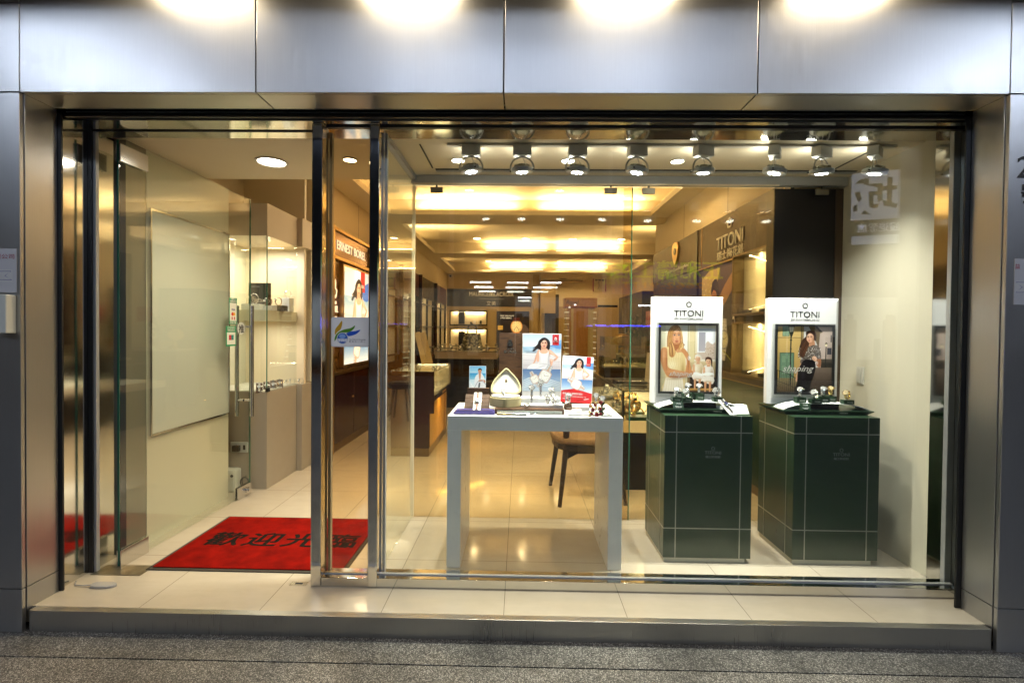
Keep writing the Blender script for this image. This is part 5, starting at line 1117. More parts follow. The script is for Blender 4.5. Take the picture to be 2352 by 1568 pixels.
# ------------------------------------------------------------------ left niche cabinet
CB = -2.158
nc = thing('corner_cabinet', 'taupe corner display cabinet with glass niche beyond the entrance door', 'cabinet', (CB, 4.13, 0))
MB().box(-.56, 0, 0, .559, 0, .834).build('base_cabinet', TAUPE, nc, bevel=.001)
MB().box(-.56, .05, .56, .80, 0, .834).build('base_cabinet', TAUPE, nc, bevel=.001)
MB().box(-.56, .0, 0, .559, 2.165, 2.44).build('top_box', mat('warm_laminate', (.55, .46, .34), .45), nc, bevel=.001)
MB().box(-.56, .05, .56, .80, 2.165, 2.44).build('top_box', mat('warm_laminate'), nc, bevel=.001)
MB().box(-.56, -.02, .01, .79, .8345, .842).build('deck', WHITEP, nc)
MB().box(-.56, -.54, .02, .8, .843, 2.164).box(-.54, .04, .78, .80, .843, 2.164).build('niche_lining', CREAMW, nc)
MB().box(-.54, -.035, .03, .779, 1.445, 1.535).build('shelf', CREAMW, nc, bevel=.001)
MB().box(-.006, .0, .006, .556, .835, 2.164).build('glass', CASEG, nc); MB().box(-.28, -.007, .0, .006, .835, 2.164).build('glass', CASEG, nc)
MB().box(-.006, .001, -.001, .005, .835, 2.164).build('glass_edge', EDGE, nc)
for z in (.835, 2.12): MB().box(-.01, .012, -.008, .03, z, z+.035).build('glass_clamp', CHROME if z > 1 else BLACK, nc)
lamp(nc, (-.2, .3, 2.13), 7, (1, .93, .78), area=(.25, .3), aim=(0, 0, -1))
lamp(nc, (-.2, .3, 1.42), 2.5, (1, .93, .78), area=(.25, .3), aim=(0, 0, -1))
GN = 'watches in the corner cabinet'
t = thing('watch_picture', 'black picture card of silver watches on the cabinet shelf', 'poster', (-2.33, 4.33, 1.536)); p = Print((0, 0, 100, 130), .20, .245); p.rect(0, 0, 100, 130, '0E0C0C')
for k in range(16): p.ring(20+(k*29) % 70, 70+(k*17) % 52, 12, 8, 3, ['8A8078', 'B8AFA2', '5E554E'][k % 3]); p.oval(20+(k*29) % 70, 70+(k*17) % 52, 6, 5, ['A89C8A', '6E665E'][k % 2])
o = p.build('print', t, (0, 0, 0)); MB().box(-.1, .1, .0005, .005, 0, .245).build('card', BLACKP, t); txt_on(p, o, 'PHILIP STEIN', 32, 20, 5, SLIPG, 34)
ring_watch('wrist_watch', 'steel watch on the white block before the black picture card', (-2.33, 4.24, 1.59), -.8, GN, tilt=30, rr=.042)
for lab, x, y, wx, h, m_, wl in (('wide white block at the left of the cabinet shelf', -2.34, 4.24, .16, .052, SLIPW, None), ('low white block in the middle of the cabinet shelf', -2.235, 4.30, .11, .04, SLIPW, 'dark strap watch on the low white block'), ('black block on the cabinet shelf', -2.225, 4.46, .13, .05, DARKG, 'gold cased watch on the black block'), ('slim tall white block at the right of the cabinet shelf', -2.215, 4.62, .07, .13, SLIPW, 'small steel watch on top of the slim white block')):
    block('display_block', lab, (x, y, 1.536), wx, .09, h, m_, 'blocks on the cabinet shelf', word=None)
    if wl: ring_watch('wrist_watch', wl, (x, y, 1.537+h), -.6, GN, GOLDM if 'gold' in wl else SILV, LEATH if 'gold' in wl or 'dark' in wl else LK, tilt=25, rr=.035)
M = Matrix.Rotation(R(35), 3, 'X')
for k in range(4):
    y = 4.17+k*.10; t = thing('watch_rest', 'brown slanted watch rest on the cabinet deck, %s from the door' % ['first', 'second', 'third', 'fourth'][k], 'display pad', (-2.245+.01*k, y, .868), .5, 'brown rests in the corner cabinet')
    o = MB().box(-.026, .026, -.06, .06, -.01, .0).build('pad', WALNUT, t, bevel=.002); o.matrix_local = M.to_4x4()
    MB().box(-.024, .024, .0, .045, -.024, -.011).build('wedge', WALNUT, t)
    strap_watch('wrist_watch', 'strap watch lying on the %s brown rest of the cabinet deck' % ['first', 'second', 'third', 'fourth'][k], (-2.245+.01*k, y-.002, .8725), .5, GN, M, .12, TAUPE if k < 2 else DARKG)
for k, y in enumerate((4.60, 4.68, 4.80)):
    ring_watch('wrist_watch', 'silver watch standing on the cabinet deck, %s' % ['nearest of three', 'middle of three', 'farthest of three'][k], (-2.20+(.07 if k == 2 else 0), y if k < 2 else 4.72, .8425), -.9, GN, tilt=25, rr=.024)
# things low in the recess
t = thing('white_box_device', 'white plastic box standing on the floor behind the door corner', 'device', (-2.46, 4.19-.09, 0)); MB().box(-.10, .09, -.07, .03, .0, .19).build('body', mat('white_plastic', (.66, .68, .62), .35), t, bevel=.02); MB().lathe([(.012, 0), (.012, .003), (0, .003)], (.06, -.0705, .14), 14, Matrix.Rotation(R(90), 3, 'X')).build('knob', DARKG, t)
t = thing('wall_socket', 'white double wall socket low on the taupe cabinet side', 'socket', (-2.385, 4.128, .36)); MB().box(-.08, .07, -.012, 0, -.045, .045).build('plate', mat('white_plastic'), t, bevel=.004); MB().box(-.05, .01, -.045, -.0125, -.03, .02).build('plug', DARKG, t, bevel=.004)
MB().box(-.04, -.02, -.0135, -.0125, -.02, .02).box(.03, .05, -.0135, -.0125, -.02, .02).build('slots', BLACK, t)
t = thing('power_cable', 'coiled black cable on the floor beside the taupe cabinet', 'cable', (-2.33, 4.10, .008)); MB().tube([(.03*math.cos(a)*(1+.1*math.sin(3*a)), .012*math.sin(a*.5), .055+.05*math.sin(a)) for a in [math.pi*2*k/20 for k in range(44)]], .005, 6).build('cable', BLACK, t, smooth=True)

# ------------------------------------------------------------------ illuminated wall cabinet on the left wall
LX = -2.10
def left_of(x, y): q = at(x, y, X=LX); return q.y, q.z
ec = thing('wall_cabinet', 'gold trimmed bronze wall cabinet with a glowing portrait on the left wall', 'cabinet', (LX, 5.9, 0))
def EB(name, y0, y1, z0, z1, m, d0=-.018, d1=0, **k): return MB().box(d0, d1, y0-5.9, y1-5.9, z0, z1).build(name, m, ec, **k)
EB('back_panel', 5.32, 6.72, .86, 2.50, BRONZE)
EB('base_cabinet', 5.32, 6.72, .09, .855, MAROON, -.018, .05)
EB('plinth_rail', 5.32, 6.72, .0, .088, mat('bronze_trim', (.26, .20, .12), .3, .9), -.018, .045)
for y in (5.27, 6.725): EB('side_trim', y, y+.045, 0, 2.52, GOLD, -.018, .07)
for z in (2.47, 2.155): EB('trim_rail', 5.317, 6.723, z, z+.035, GOLD, .0005, .055)
EB('trim_rail', 5.317, 6.723, .856, .885, mat('bronze_trim'), .0005, .06)
sb = EB('sign_board', 5.32, 6.60, 2.19, 2.469, mat('sign_bronze', (.16, .075, .03), .2, .7), .0005, .03)
text('ERNEST BOREL', .105, SIGNW, sb, (.036, 5.96-5.9, 2.275), rot=(R(90), 0, R(90)), ext=.003, width=1.0)
EB('door_gap', 6.0, 6.008, .10, .85, BLACK, .0501, .052); MB().ball((.055, .06, .55), .012).build('knob', GOLD, ec)
couple(ec, (.003, 5.47-5.9, 1.83), .21, SIGNW, rot=(0, 0, R(90)))
for s, h, z, wd in (('ERNEST', .035, 1.655, .11), ('BOREL', .075, 1.565, .20), ('1856', .045, 1.475, .13)): text(s, h, SIGNW, ec, (.004, 5.48-5.9, z), rot=(R(90), 0, R(90)), ext=.004, width=wd, bold=.01)
lb = EB('light_box', 5.64, 6.60, .93, 2.13, GOLD, .0005, .045)
p = Print((1068, 108, 1552, 832), .90, 1.15); p.rect(1068, 108, 1552, 832, 'DDE6F2'); sea(p, 1068, 108, 1552, 690); p.poly([(1405, 260), (1552, 180), (1552, 330), (1440, 330)], '2E62C0', 2); p.rect(1380, 108, 1470, 270, 'A82024'); lady(p, 1195, 160, 1.0, dress='E6E8EC')
p.grad(1068, 660, 1552, 832, '4A78B8', 'D5E3F2', 8); bigwatch(p, 1310, 730, 60, rot=.4, square=True); p.poly([(1068, 108), (1300, 108), (1100, 140), (1068, 140)], 'F2E8D0')
o = p.build('backlit_photo', lb, (.0468, .22, .955), (0, 0, R(90)), glow=1.8); txt_on(p, o, 'BOREL', 1425, 235, 22, SIGNW, 60)
lamp(ec, (.10, .22, 2.15), 5, (1, .95, .9), area=(.05, .8), aim=(.4, 0, -1))
# the row of cabinets further along the left wall
names = ['next to', 'second after', 'third after', 'fourth after']
for i, (y0, y1) in enumerate(((6.80, 8.3), (8.35, 9.9), (9.95, 11.7), (11.75, 13.6))):
    t = thing('wall_cabinet', 'dark red wall cabinet with lit shelves, %s the portrait cabinet on the left wall' % names[i], 'cabinet', (LX, y0, 0), 0, 'dark red cabinets along the left wall'); L_ = y1-y0
    MB().box(-.018, .04, 0, L_, 0, .85).build('base_cabinet', MAROON, t); MB().box(-.018, .03, .0, L_, 2.04, 2.48).build('header', BROWN if i % 2 == 0 else mat('maroon_header', (.10, .022, .015), .3), t)
    MB().box(-.018, 0, .0, L_, .851, 2.039).build('lit_panel', mat('niche_lining', (.62, .55, .42), .5), t)
    MB().box(0, .10, -.05, .0, 0, 2.48).build('side_post', MAROON, t)
    fr = MB()
    for z in (.95, 1.42, 1.9): fr.box(.0, .05, .02, L_-.02, z, z+.02)
    for y in (.15, L_/2, L_-.15): fr.box(.0005, .045, y, y+.03, .851, 2.039)
    fr.build('shelf_frame', BLACKP, t)
    lamp(t, (.05, L_/2, 2.03), 5, (1, .88, .65), area=(.04, L_*.8), aim=(-.3, 0, -1))

# ------------------------------------------------------------------ left counter with glowing side
ct = thing('glass_counter', 'maroon counter with a lit glass top and amber glowing side panel', 'counter', (-1.16, 5.26, 0))
AMB = mat('amber_panel', (.58, .36, .10), .4)
MB().box(-.235, .185, .0, 1.25, .09, .60).build('lower_body', MAROON, ct, bevel=.002)
MB().box(-.235, .235, -.001, .019, .47, .925).build('front_panel', MAROON, ct, bevel=.001)
MB().box(-.235, .235, .0195, 1.25, .601, .66).build('shelf_body', MAROON, ct)
MB().box(-.235, .180, .01, 1.25, .0, .088).build('plinth_rail', mat('bronze_trim'), ct)
MB().box(.1855, .190, .03, 1.2, .10, .598).build('amber_panel', AMB, ct)
MB().box(.1905, .20, .98, 1.02, .10, .598).build('amber_frame', GOLD, ct)
MB().box(-.235, -.225, .02, 1.25, .661, .92).box(-.224, .234, 1.24, 1.25, .661, .92).build('back_lining', mat('niche_lining'), ct)
MB().box(-.224, .22, .05, 1.23, .661, .668).build('deck', mat('deck_cream', (.70, .62, .48), .6), ct)
MB().box(.229, .235, .02, 1.25, .661, .919).build('side_glass', CASEG, ct)
MB().box(-.235, .235, .0, 1.25, .926, .934).build('top_glass', CASEG, ct)
MB().box(.226, .237, .02, 1.25, .919, .9255).box(.226, .237, 1.238, 1.25, .661, .918).build('edge_rail', mat('case_rail', (.20, .15, .08), .3, .8), ct)
MB().box(-.2, .2, 1.215, 1.235, .905, .917).build('led_strip', GLOW, ct)
text('ERNEST BOREL', .028, GOLD, ct, (.236, .72, .615), rot=(R(90), 0, R(90)), width=.30)
lamp(ct, (0, .6, .912), 5, (1, .85, .6), area=(.3, 1.0), aim=(0, 0, -1)); lamp(ct, (.212, .6, .592), 4.5, (1, .55, .10), area=(.03, 1.1), aim=(-.25, 0, -1))
for k in range(5):
    ring_watch('wrist_watch', 'watch inside the lit maroon counter, %s from its near end' % ['first', 'second', 'third', 'fourth', 'fifth'][k], (-1.0, 5.36+k*.22, .669), 1.0, 'watches inside the maroon counter', tilt=40, rr=.03)
for k in range(2):
    t = thing('leaning_board', 'tan catalogue board leaning on the maroon counter, %s' % ['front one', 'rear one'][k], 'board', (-1.22+.06*k, 6.25+.06*k, .9345), .1, 'boards leaning on the counter')
    MB().box(-.035, .035, -.01, .01, 0, .42).build('board', mat('tan_board', (.45, .34, .18), .5), t, rot=(0, R(-14), 0))

# ------------------------------------------------------------------ chair behind the table
chr_ = thing('shop_chair', 'dark wooden chair with a tan padded seat seen under the white table', 'chair', (.56, 4.12, 0), R(6))
for (x0, y0), (x1, y1) in (((-.21, -.22), (-.265, -.27)), ((.21, -.22), (.265, -.27)), ((-.20, .20), (-.25, .26)), ((.20, .20), (.25, .26))):
    hi = .72 if y0 > 0 else .66
    MB().tube([(x0*.98, y0*.98, hi), (x0, y0, .44), ((x0+x1)/2, (y0+y1)/2, .22), (x1, y1, 0)], .028, 12, r2=.016).build('leg', DWOOD, chr_, smooth=True)
MB().prism(smoothpts([(-.23, -.23), (.23, -.23), (.22, .22), (-.22, .22)], 5), .43, .475, 'z').build('seat_frame', DWOOD, chr_, bevel=.008)
b = MB()
for k, (s_, z) in enumerate(((1, .476), (1.03, .50), (.98, .53), (.8, .545))): pass
o = MB().prism(smoothpts([(-.24, -.24), (.24, -.24), (.23, .23), (-.23, .23)], 6), .476, .535, 'z').build('seat', mat('tan_leather', (.17, .105, .06), .55), chr_, bevel=.022)
for y in (-.22, .20): MB().prism([(-.21, .43), (.21, .43), (.21, .36), (.12, .405), (-.12, .405), (-.21, .36)], y-.01, y+.01).build('apron', DWOOD, chr_)
MB().tube([(-.235, .215, .66), (-.16, .27, .71), (0, .30, .73), (.16, .27, .71), (.235, .215, .66)], .028, 12, flat=.012).build('backrest', DWOOD, chr_, smooth=True)

# ------------------------------------------------------------------ right wall cabinets
RX = 2.05
tc = thing('wall_cabinet', 'brown wall cabinet with lit show windows and white lettering on the right wall', 'cabinet', (RX, 4.7, 0))
def TB(name, y0, y1, z0, z1, m, d0=0, d1=.018, **k): return MB().box(-d1, -d0, y0-4.7, y1-4.7, z0, z1).build(name, m, tc, **k)
hd = TB('header', 3.72, 5.62, 2.085, 2.54, BROWN, 0, .03)
TB('header_trim', 3.72, 5.62, 2.075, 2.084, GOLD, 0, .035); TB('header_trim', 3.80, 3.806, .95, 2.54, GOLD, .0305, .034); TB('header_trim', 5.50, 5.506, 2.085, 2.54, GOLD, .0305, .034)
TB('body_panel', 3.72, 5.62, 1.0, 2.074, BROWN)
TB('base_cabinet', 3.72, 5.62, .08, .93, GREEN, 0, .04); TB('counter_ledge', 3.72, 5.62, .931, .999, BROWN, 0, .05); TB('plinth_rail', 3.72, 5.62, 0, .079, mat('bronze_trim'), 0, .03)
TB('ledge_line', 3.72, 5.62, .93, .936, GOLD, .0505, .053)
for y in (4.4, 5.0): TB('door_gap', y, y+.006, .09, .92, BLACK, .0401, .041)
flower(hd, (-.032, .07, 2.44), .052, .015, SIGNC, rot=(0, 0, R(-90)), ext=.01)
text('TITONI', .135, SIGNC, hd, (-.032, .07, 2.215), rot=(R(90), 0, R(-90)), ext=.008, width=.60); text('瑞士梅花錶', .070, SIGNC, hd, (-.032, .07, 2.115), rot=(R(90), 0, R(-90)), ext=.004, width=.60)
# poster of the man and watch
p = Print((0, 0, 100, 130), .80, 1.0); p.grad(0, 0, 100, 130, '2E2418', '17161A', 6); p.poly([(0, 10), (60, 0), (45, 40), (20, 70), (0, 75)], 'C9B274', 2); p.poly([(60, 0), (100, 0), (100, 20), (50, 55)], '4A3A3C', 2); p.poly([(52, 45), (100, 8), (100, 30), (55, 62)], 'B0884E', 2)
for k in range(30): p.oval((k*13) % 45, 8+(k*19) % 50, 2, 1.6, 'EAD9A0', n=6)
p.rect(5, 50, 32, 75, 'D8C898'); p.rect(8, 55, 12, 75, '4A4030'); p.rect(18, 50, 21, 75, '4A4030')
p.poly([(20, 130), (24, 88), (36, 70), (52, 70), (68, 85), (72, 130)], '0B0A0C', 2); p.poly([(36, 70), (44, 92), (50, 70)], 'D8D4CC'); p.poly([(33, 30), (44, 24), (54, 34), (54, 55), (46, 68), (36, 62), (32, 46)], 'B07A52', 2); p.poly([(33, 34), (36, 18), (50, 14), (58, 28), (56, 48), (50, 32), (40, 28)], '17100C', 2)
bigwatch(p, 76, 95, 13, rot=.05, case='9AA0A8', dial='D8D8C0', gold='D8DAE0'); p.line(smoothpts([(40, 126), (65, 108), (100, 122)], 5, False), 1.5, 'A8B040')
o = p.build('poster', tc, (-.022, .40, 1.04), (0, 0, R(-90)))
# show windows
for nm, y0, y1, z0, z1 in (('upper', 3.86, 4.48, 1.55, 2.06), ('lower', 3.86, 4.48, 1.02, 1.46)):
    f = TB('show_window', y0, y1, z0, z1, mat('show_back', (.80, .66, .45), .6), .0185, .020)
    m = MB(); D_ = .05
    for a, b_, c_, d_ in ((y0-.02, y0-.0005, z0-.02, z1+.015), (y1+.0005, y1+.02, z0-.02, z1+.015), (y0, y1, z1+.0005, z1+.015), (y0, y1, z0-.02, z0-.0005)): m.box(-.12, -.0185, a-4.7, b_-4.7, c_, d_)
    m.build('window_frame', mat('bronze_trim'), f); MB().box(-.118, -.114, y0-4.7, y1-4.7, z0, z1).build('glass', CASEG, f)
    lamp(f, (-.095, (y0+y1)/2-4.7, z1-.02), 3.5, (1, .84, .60), area=(.02, .5), aim=(.3, 0, -1)); lamp(f, (-.095, (y0+y1)/2-4.7, z0+.02), 1.2, (1, .84, .60), area=(.02, .5), aim=(.3, 0, 1))
    for y in (y0+.12, y1-.2): MB().box(-.085, -.04, y-4.7, y-4.7+.08, z0, z0+.03).build('display_block', BLACKP, f)
MB().tube([(-.08, -.19, 1.0), (-.08, -.19, 2.06)], .012, 10).build('chrome_rail', CHROME, tc)
for z in (1.06, 1.50): MB().box(-.10, -.07, -.21, -.17, z, z+.04).build('lock', CHROME, tc, bevel=.004)
# the next bay with a shield badge
t2c = thing('wall_cabinet', 'brown wall bay with a small gold shield on the right wall', 'cabinet', (RX, 6.5, 0))
MB().box(-.03, 0, -.82, 1.0, 2.10, 2.54).build('header', BROWN, t2c); MB().box(-.04, 0, -.88, -.83, 0, 2.54).build('side_post', BLACKP, t2c)
MB().box(-.02, 0, -.82, 1.0, .95, 2.099).build('body_panel', BLACKP, t2c); MB().box(-.06, 0, -.82, 1.0, 0, .949).build('base_cabinet', BLACKP, t2c)
MB().prism(smoothpts([(-.11, .10), (0, .14), (.11, .10), (.10, -.04), (0, -.15), (-.10, -.04)], 3), -.02, 0).build('shield', GOLD, t2c, loc=(-.0305, -.10, 2.40), rot=(0, 0, R(-90)))
MB().lathe([(.045, 0), (.045, .006), (0, .006)], (0, -.0202, .02), 16, Matrix.Rotation(R(90), 3, 'X')).build('shield_mark', BLACKP, t2c, loc=(-.0305, -.10, 2.40), rot=(0, 0, R(-90)))
text('Tonino Lamborghini', .045, SIGNC, t2c, (-.032, -.10, 2.17), rot=(R(90), 0, R(-90)), ext=.006, width=.95, shear=.3)
# air grille ring on ceiling etc.
t = thing('smoke_detector', 'round dome on the ceiling beam near the right wall', 'detector', (1.93, 7.05, 2.98)); MB().lathe([(.16, -.001), (.16, -.02), (.12, -.05), (0, -.06)], n=20).build('dome', CREAM, t, smooth=True)
t = thing('security_camera', 'small pale security camera high on the back wall', 'camera', (-2.0, 14.09, 2.92)); MB().tube([(0, 0, 0), (0, -.18, -.03)], .045, 12).build('body', WHITEP, t, smooth=True); MB().tube([(0, -.181, -.03), (0, -.19, -.031)], .03, 12).build('lens', BLACK, t)

# ------------------------------------------------------------------ right glass counters
def bangle_heap(name, label, x, y, z, n, m, rr=.045):
    t = thing(name, label, 'bracelets', (x, y, z)); b = MB(); rnd = random.Random(int(x*977+y*31))
    for k in range(n):
        c = Vector((rnd.uniform(-.12, .12), rnd.uniform(-.06, .06), rr+rnd.uniform(0, .10))); M = Matrix.Rotation(rnd.uniform(-.8, .8), 3, 'Z')@Matrix.Rotation(rnd.uniform(-.3, .3), 3, 'X')
        pts = [c+M@Vector((rr*.9*math.cos(a), 0, rr*math.sin(a))) for a in [2*math.pi*i/16 for i in range(16)]]
        (b).tube(pts, .003, 6, closed=True, flat=.008)
        b.obox(c+M@Vector((0, -.01, rr)), .03, .01, .03, M)
    b.build('bangles', m, t, smooth=False); MB().box(-.13, .13, -.07, .07, 0, .03).build('pad', GREEN, t)
    return t
rc = thing('glass_counter', 'black and glass jewellery counter beside the nearer green plinth', 'counter', (1.32, 4.26, 0))
MB().box(-.42, .40, 0, 2.6, 0, .50).build('base', BLACKP, rc); MB().box(-.42, .40, -.004, 2.6, .501, .60).build('lit_deck', mat('deck_cream'), rc)
MB().box(-.42, -.412, 0, 2.6, .601, .85).box(-.411, .39, .0, .008, .601, .85).build('side_glass', CASEG, rc); MB().box(-.42, .40, 0, 2.6, .851, .859).build('top_glass', CASEG, rc)
MB().box(-.424, -.406, -.004, .012, .601, .862).box(-.424, .40, -.004, .008, .8595, .866).box(-.424, -.412, .0085, 2.6, .8595, .866).build('edge_rail', BLACK, rc)
lamp(rc, (0, .6, .842), 8, (1, .92, .72), area=(.6, 1.1), aim=(0, 0, -1)); lamp(rc, (0, 1.9, .842), 6, (1, .92, .72), area=(.6, 1.1), aim=(0, 0, -1))
bangle_heap('bangle_stand', 'gold bangles on green pads at the front of the jewellery counter', 1.09, 4.36, .601, 9, GOLDM); bangle_heap('bangle_stand', 'silver bangles at the left corner of the jewellery counter', 1.02, 4.62, .601, 10, SILV, .035); bangle_heap('bangle_stand', 'bangles further back inside the jewellery counter', 1.1, 5.1, .601, 10, GOLDM, .035); bangle_heap('bangle_stand', 'silver bangles deep inside the jewellery counter', 1.05, 5.6, .601, 10, SILV, .035)
t = thing('glass_case', 'small glass case with curled watches on the jewellery counter', 'glass case', (1.12, 5.55, .867)); MB().box(-.19, .28, -.15, .15, 0, .11).build('base', BLACKP, t); MB().box(-.19, .28, -.15, -.145, .111, .45).box(-.19, .28, .145, .15, .111, .45).box(-.19, -.185, -.145, .145, .111, .45).box(.275, .28, -.145, .145, .111, .45).box(-.19, .28, -.15, .15, .451, .457).build('glass', CASEG, t); MB().box(-.17, .2, -.13, .13, .111, .125).build('pad', mat('niche_lining'), t)
MB().box(-.17, -.10, .0, .01, .22, .38).box(-.09, -.03, .0, .01, .20, .36).build('card', mat('pink_card', (.55, .42, .36), .6), t)
for k in range(2): ring_watch('wrist_watch', 'curled steel watch inside the small glass case, %s' % ['left', 'right'][k], (1.13+.07*k, 5.5, .993), .8-.5*k, 'watches in the small glass case', tilt=40, rr=.055)
t = thing('display_tray', 'black tray of sparkling stones on the jewellery counter', 'tray', (1.08, 4.9, .867)); MB().box(-.13, .17, -.10, .10, 0, .02).build('tray', BLACKP, t); b = MB()
for k in range(14): b.ball((-.10+k*.018, -.06+.01*math.sin(k), .024), .005, n=6, m=4)
b.build('stones', SILV, t)
t = thing('glass_case', 'low glass case with pale trays farther back on the jewellery counter', 'glass case', (1.35, 6.35, .867)); MB().box(-.3, .3, -.16, .16, 0, .05).build('base', BLACKP, t); MB().box(-.3, .3, -.16, -.155, .051, .28).box(-.3, -.295, -.154, .16, .051, .28).box(-.3, .3, -.16, .16, .281, .287).build('glass', CASEG, t); MB().box(-.26, -.02, -.12, .12, .051, .08).box(.03, .26, -.12, .12, .051, .10).build('tray', mat('niche_lining'), t)
b = MB()
for k in range(10): b.ball((-.24+k*.05, -.04+.03*math.sin(k*2), .115), .016, .012, .02, 8, 5)
b.build('jewels', SILV, t)
t = thing('catalogue_stack', 'bundle of upright catalogues on the jewellery counter', 'catalogues', (1.32, 4.95, .867))
for k in range(5): MB().box(-.035+k*.016, -.022+k*.016, -.09, .09, 0, .30-.012*k).build('catalogue', mat(['paper_cream', 'paper_tan', 'paper_red'][k % 3], [(.45, .42, .34), (.3, .22, .14), (.32, .08, .05)][k % 3], .6), t, rot=(0, R(4+k), 0))
bc = thing('black_counter', 'long black counter with a pale top further back on the right', 'counter', (2.1, 7.9, 0)); MB().box(-.5, 1.0, 0, .5, 0, .96).build('body', BLACKP, bc); MB().box(-.52, 1.0, -.02, .5, .961, 1.0).build('top', TAUPE, bc)
pt = thing('potted_plant', 'dark leafy plant in a brown bowl on the black counter', 'plant', (1.95, 8.05, 1.001)); MB().lathe([(.08, 0), (.17, .06), (.19, .14), (.17, .14), (.15, .10)], n=20).build('bowl', BRONZE, pt, smooth=True)
b = MB(); rnd = random.Random(5)
for k in range(150):
    a = rnd.uniform(0, 6.28); r_ = rnd.uniform(0, .22); h = rnd.uniform(.12, .62); c = Vector((r_*math.cos(a), r_*math.sin(a), h)); M = Matrix.Rotation(a, 3, 'Z')@Matrix.Rotation(rnd.uniform(-1, 1), 3, 'X')@Matrix.Rotation(rnd.uniform(-1, 1), 3, 'Y')
    b.add([c+M@Vector(v) for v in ((0, 0, -.05), (.018, 0, 0), (0, .01, .06), (-.018, 0, 0))], [(0, 1, 2, 3)])
b.build('foliage', LEAF, pt); b = MB()
for k in range(9): b.tube([(0, 0, .1), (.05*math.cos(k), .05*math.sin(k), .3), (.14*math.cos(k), .14*math.sin(k), .5)], .005, 5)
b.build('stems', LEAF, pt)
t = thing('gold_ornament', 'gold leaf shaped ornament beside the plant', 'ornament', (1.66, 7.98, 1.001)); MB().lathe([(.05, 0), (.02, .04), (.02, .12)], n=12).build('stand', GOLD, t); MB().ball((0, 0, .24), .15, .04, .10, 12, 8).build('leaf', GOLD, t, smooth=True)
t = thing('notice_card', 'pink notice with red characters behind the plant', 'sign', (2.03, 7.6, 1.58)); MB().box(-.01, 0, -.0, .3, -.12, .12).build('card', mat('pink_notice', (.55, .22, .20), .6), t); text('開幕誌慶', .05, mat('ink_red'), t, (-.012, .15, -.02), rot=(R(90), 0, R(-90)), ext=.001)

# ------------------------------------------------------------------ back wall
BY = 14.1
def BW(px0, py0, px1, py1, Y=BY): a, c = at(px0, py1, Y=Y), at(px1, py0, Y=Y); return a.x, c.x, a.z, c.z
bw = thing('back_cabinet', 'beige back wall cabinet with a dark lettered header and two show windows', 'cabinet', (-.9, BY, 0))
def BB(name, px0, py0, px1, py1, m, d0=0, d1=.03, par_=None, **k):
    x0, x1, z0, z1 = BW(px0, py0, px1, py1); return MB().box(x0+.9, x1+.9, -d1, -d0, max(0, z0), z1).build(name, m, par_ or bw, **k)
BB('header', 1012, 665, 1221, 703, mat('back_header', (.045, .040, .034), .3), 0, .04)
BB('beige_panel', 1012, 703.4, 1221, 850, mat('beige_panel', (.50, .38, .20), .5)); BB('dark_base', 1012, 850.3, 1221, 900, BLACKP, 0, .05)
q = at(1128.5, 680, Y=BY-.045); t = text('MAURICE    LACROIX', .125, SIGNC, bw, (q.x+.9, -.042, q.z), width=1.28, ext=.015)
MB().prism([(-.075, -.01), (-.06, .0), (-.055, .09), (-.03, .12), (0, .10), (.03, .12), (.055, .09), (.06, 0), (.075, -.01), (.04, -.01), (.04, .08), (.02, .09), (.015, -.01), (-.015, -.01), (-.02, .09), (-.04, .08), (-.04, -.01)], -.015, 0).build('emblem', SIGNC, bw, loc=(at(1129, 680, Y=BY).x+.9, -.042, q.z))
text('Manufacture Horlogère Suisse', .03, INKG, bw, (q.x+.9, -.042, q.z-.09), ext=.004, width=.7); text('艾美', .10, SIGNC, bw, (q.x+.9, -.042, q.z-.26), ext=.01)
for nm, y0, y1 in (('upper', 713, 747), ('lower', 754, 796)):
    o = BB('show_window', 1033, y0, 1120, y1, BLACKP, .0305, .055); BB('window_lining', 1035.5, y0+2.5, 1117.5, y1-2.5, mat('show_back'), .0555, .058, o)
    q0 = at(1077, y0+3, Y=BY-.1); lamp(o, (q0.x+.9, -.10, q0.z), 6, (1, .9, .7), area=(.9, .03), aim=(0, .25, -1))
    for px, wd, ht in ((1060, 14, .36 if nm == 'upper' else .4), (1090, 6, .1), (1104, 5, .1), (1082, 5, .06)):
        a = at(px, y1-3, Y=BY-.1); k_ = wd/F_*14; MB().box(a.x+.9-k_/2, a.x+.9+k_/2, -.10, -.06, a.z, a.z+ht).build('display_block', BLACKP if px != 1090 else SLIPW, o)
po = BB('watch_poster', 1140, 715, 1216, 812, mat('poster_dark', (.045, .035, .032), .3), .0305, .05)
x0, x1, z0, z1 = BW(1141, 716, 1215, 811); p = Print((0, 0, 75, 96), x1-x0, z1-z0); p.rect(0, 0, 75, 96, '241B19'); p.poly([(20, 96), (45, 30), (75, 40), (75, 96)], '5A4A44', 3); p.oval(46, 34, 14, 15, 'E8A050', n=24); p.oval(46, 34, 12, 13, 'FFE9B0', n=24); p.rect(39, 14, 53, 22, '5A2418'); p.rect(39, 48, 53, 60, 'E08830')
for k in range(12): a = k*math.pi/6; p.line([(46+9*math.sin(a), 34-9.5*math.cos(a)), (46+11*math.sin(a), 34-11.5*math.cos(a))], .7, '8A5020')
p.line([(46, 34), (40, 42)], .8, '8A5020'); p.line([(46, 34), (53, 43)], .8, '8A5020')
p.rect(2, 32, 14, 42, 'C8A048'); o = p.build('print', po, ((x0+x1)/2+.9, -.052, z0), glow=.7); txt_on(p, o, 'YOUR TIME IS NOW.', 24, 11, 3.0, SIGNW, 33); txt_on(p, o, '此時此刻 隨我永恆', 21, 16, 2.8, SIGNW, 26)
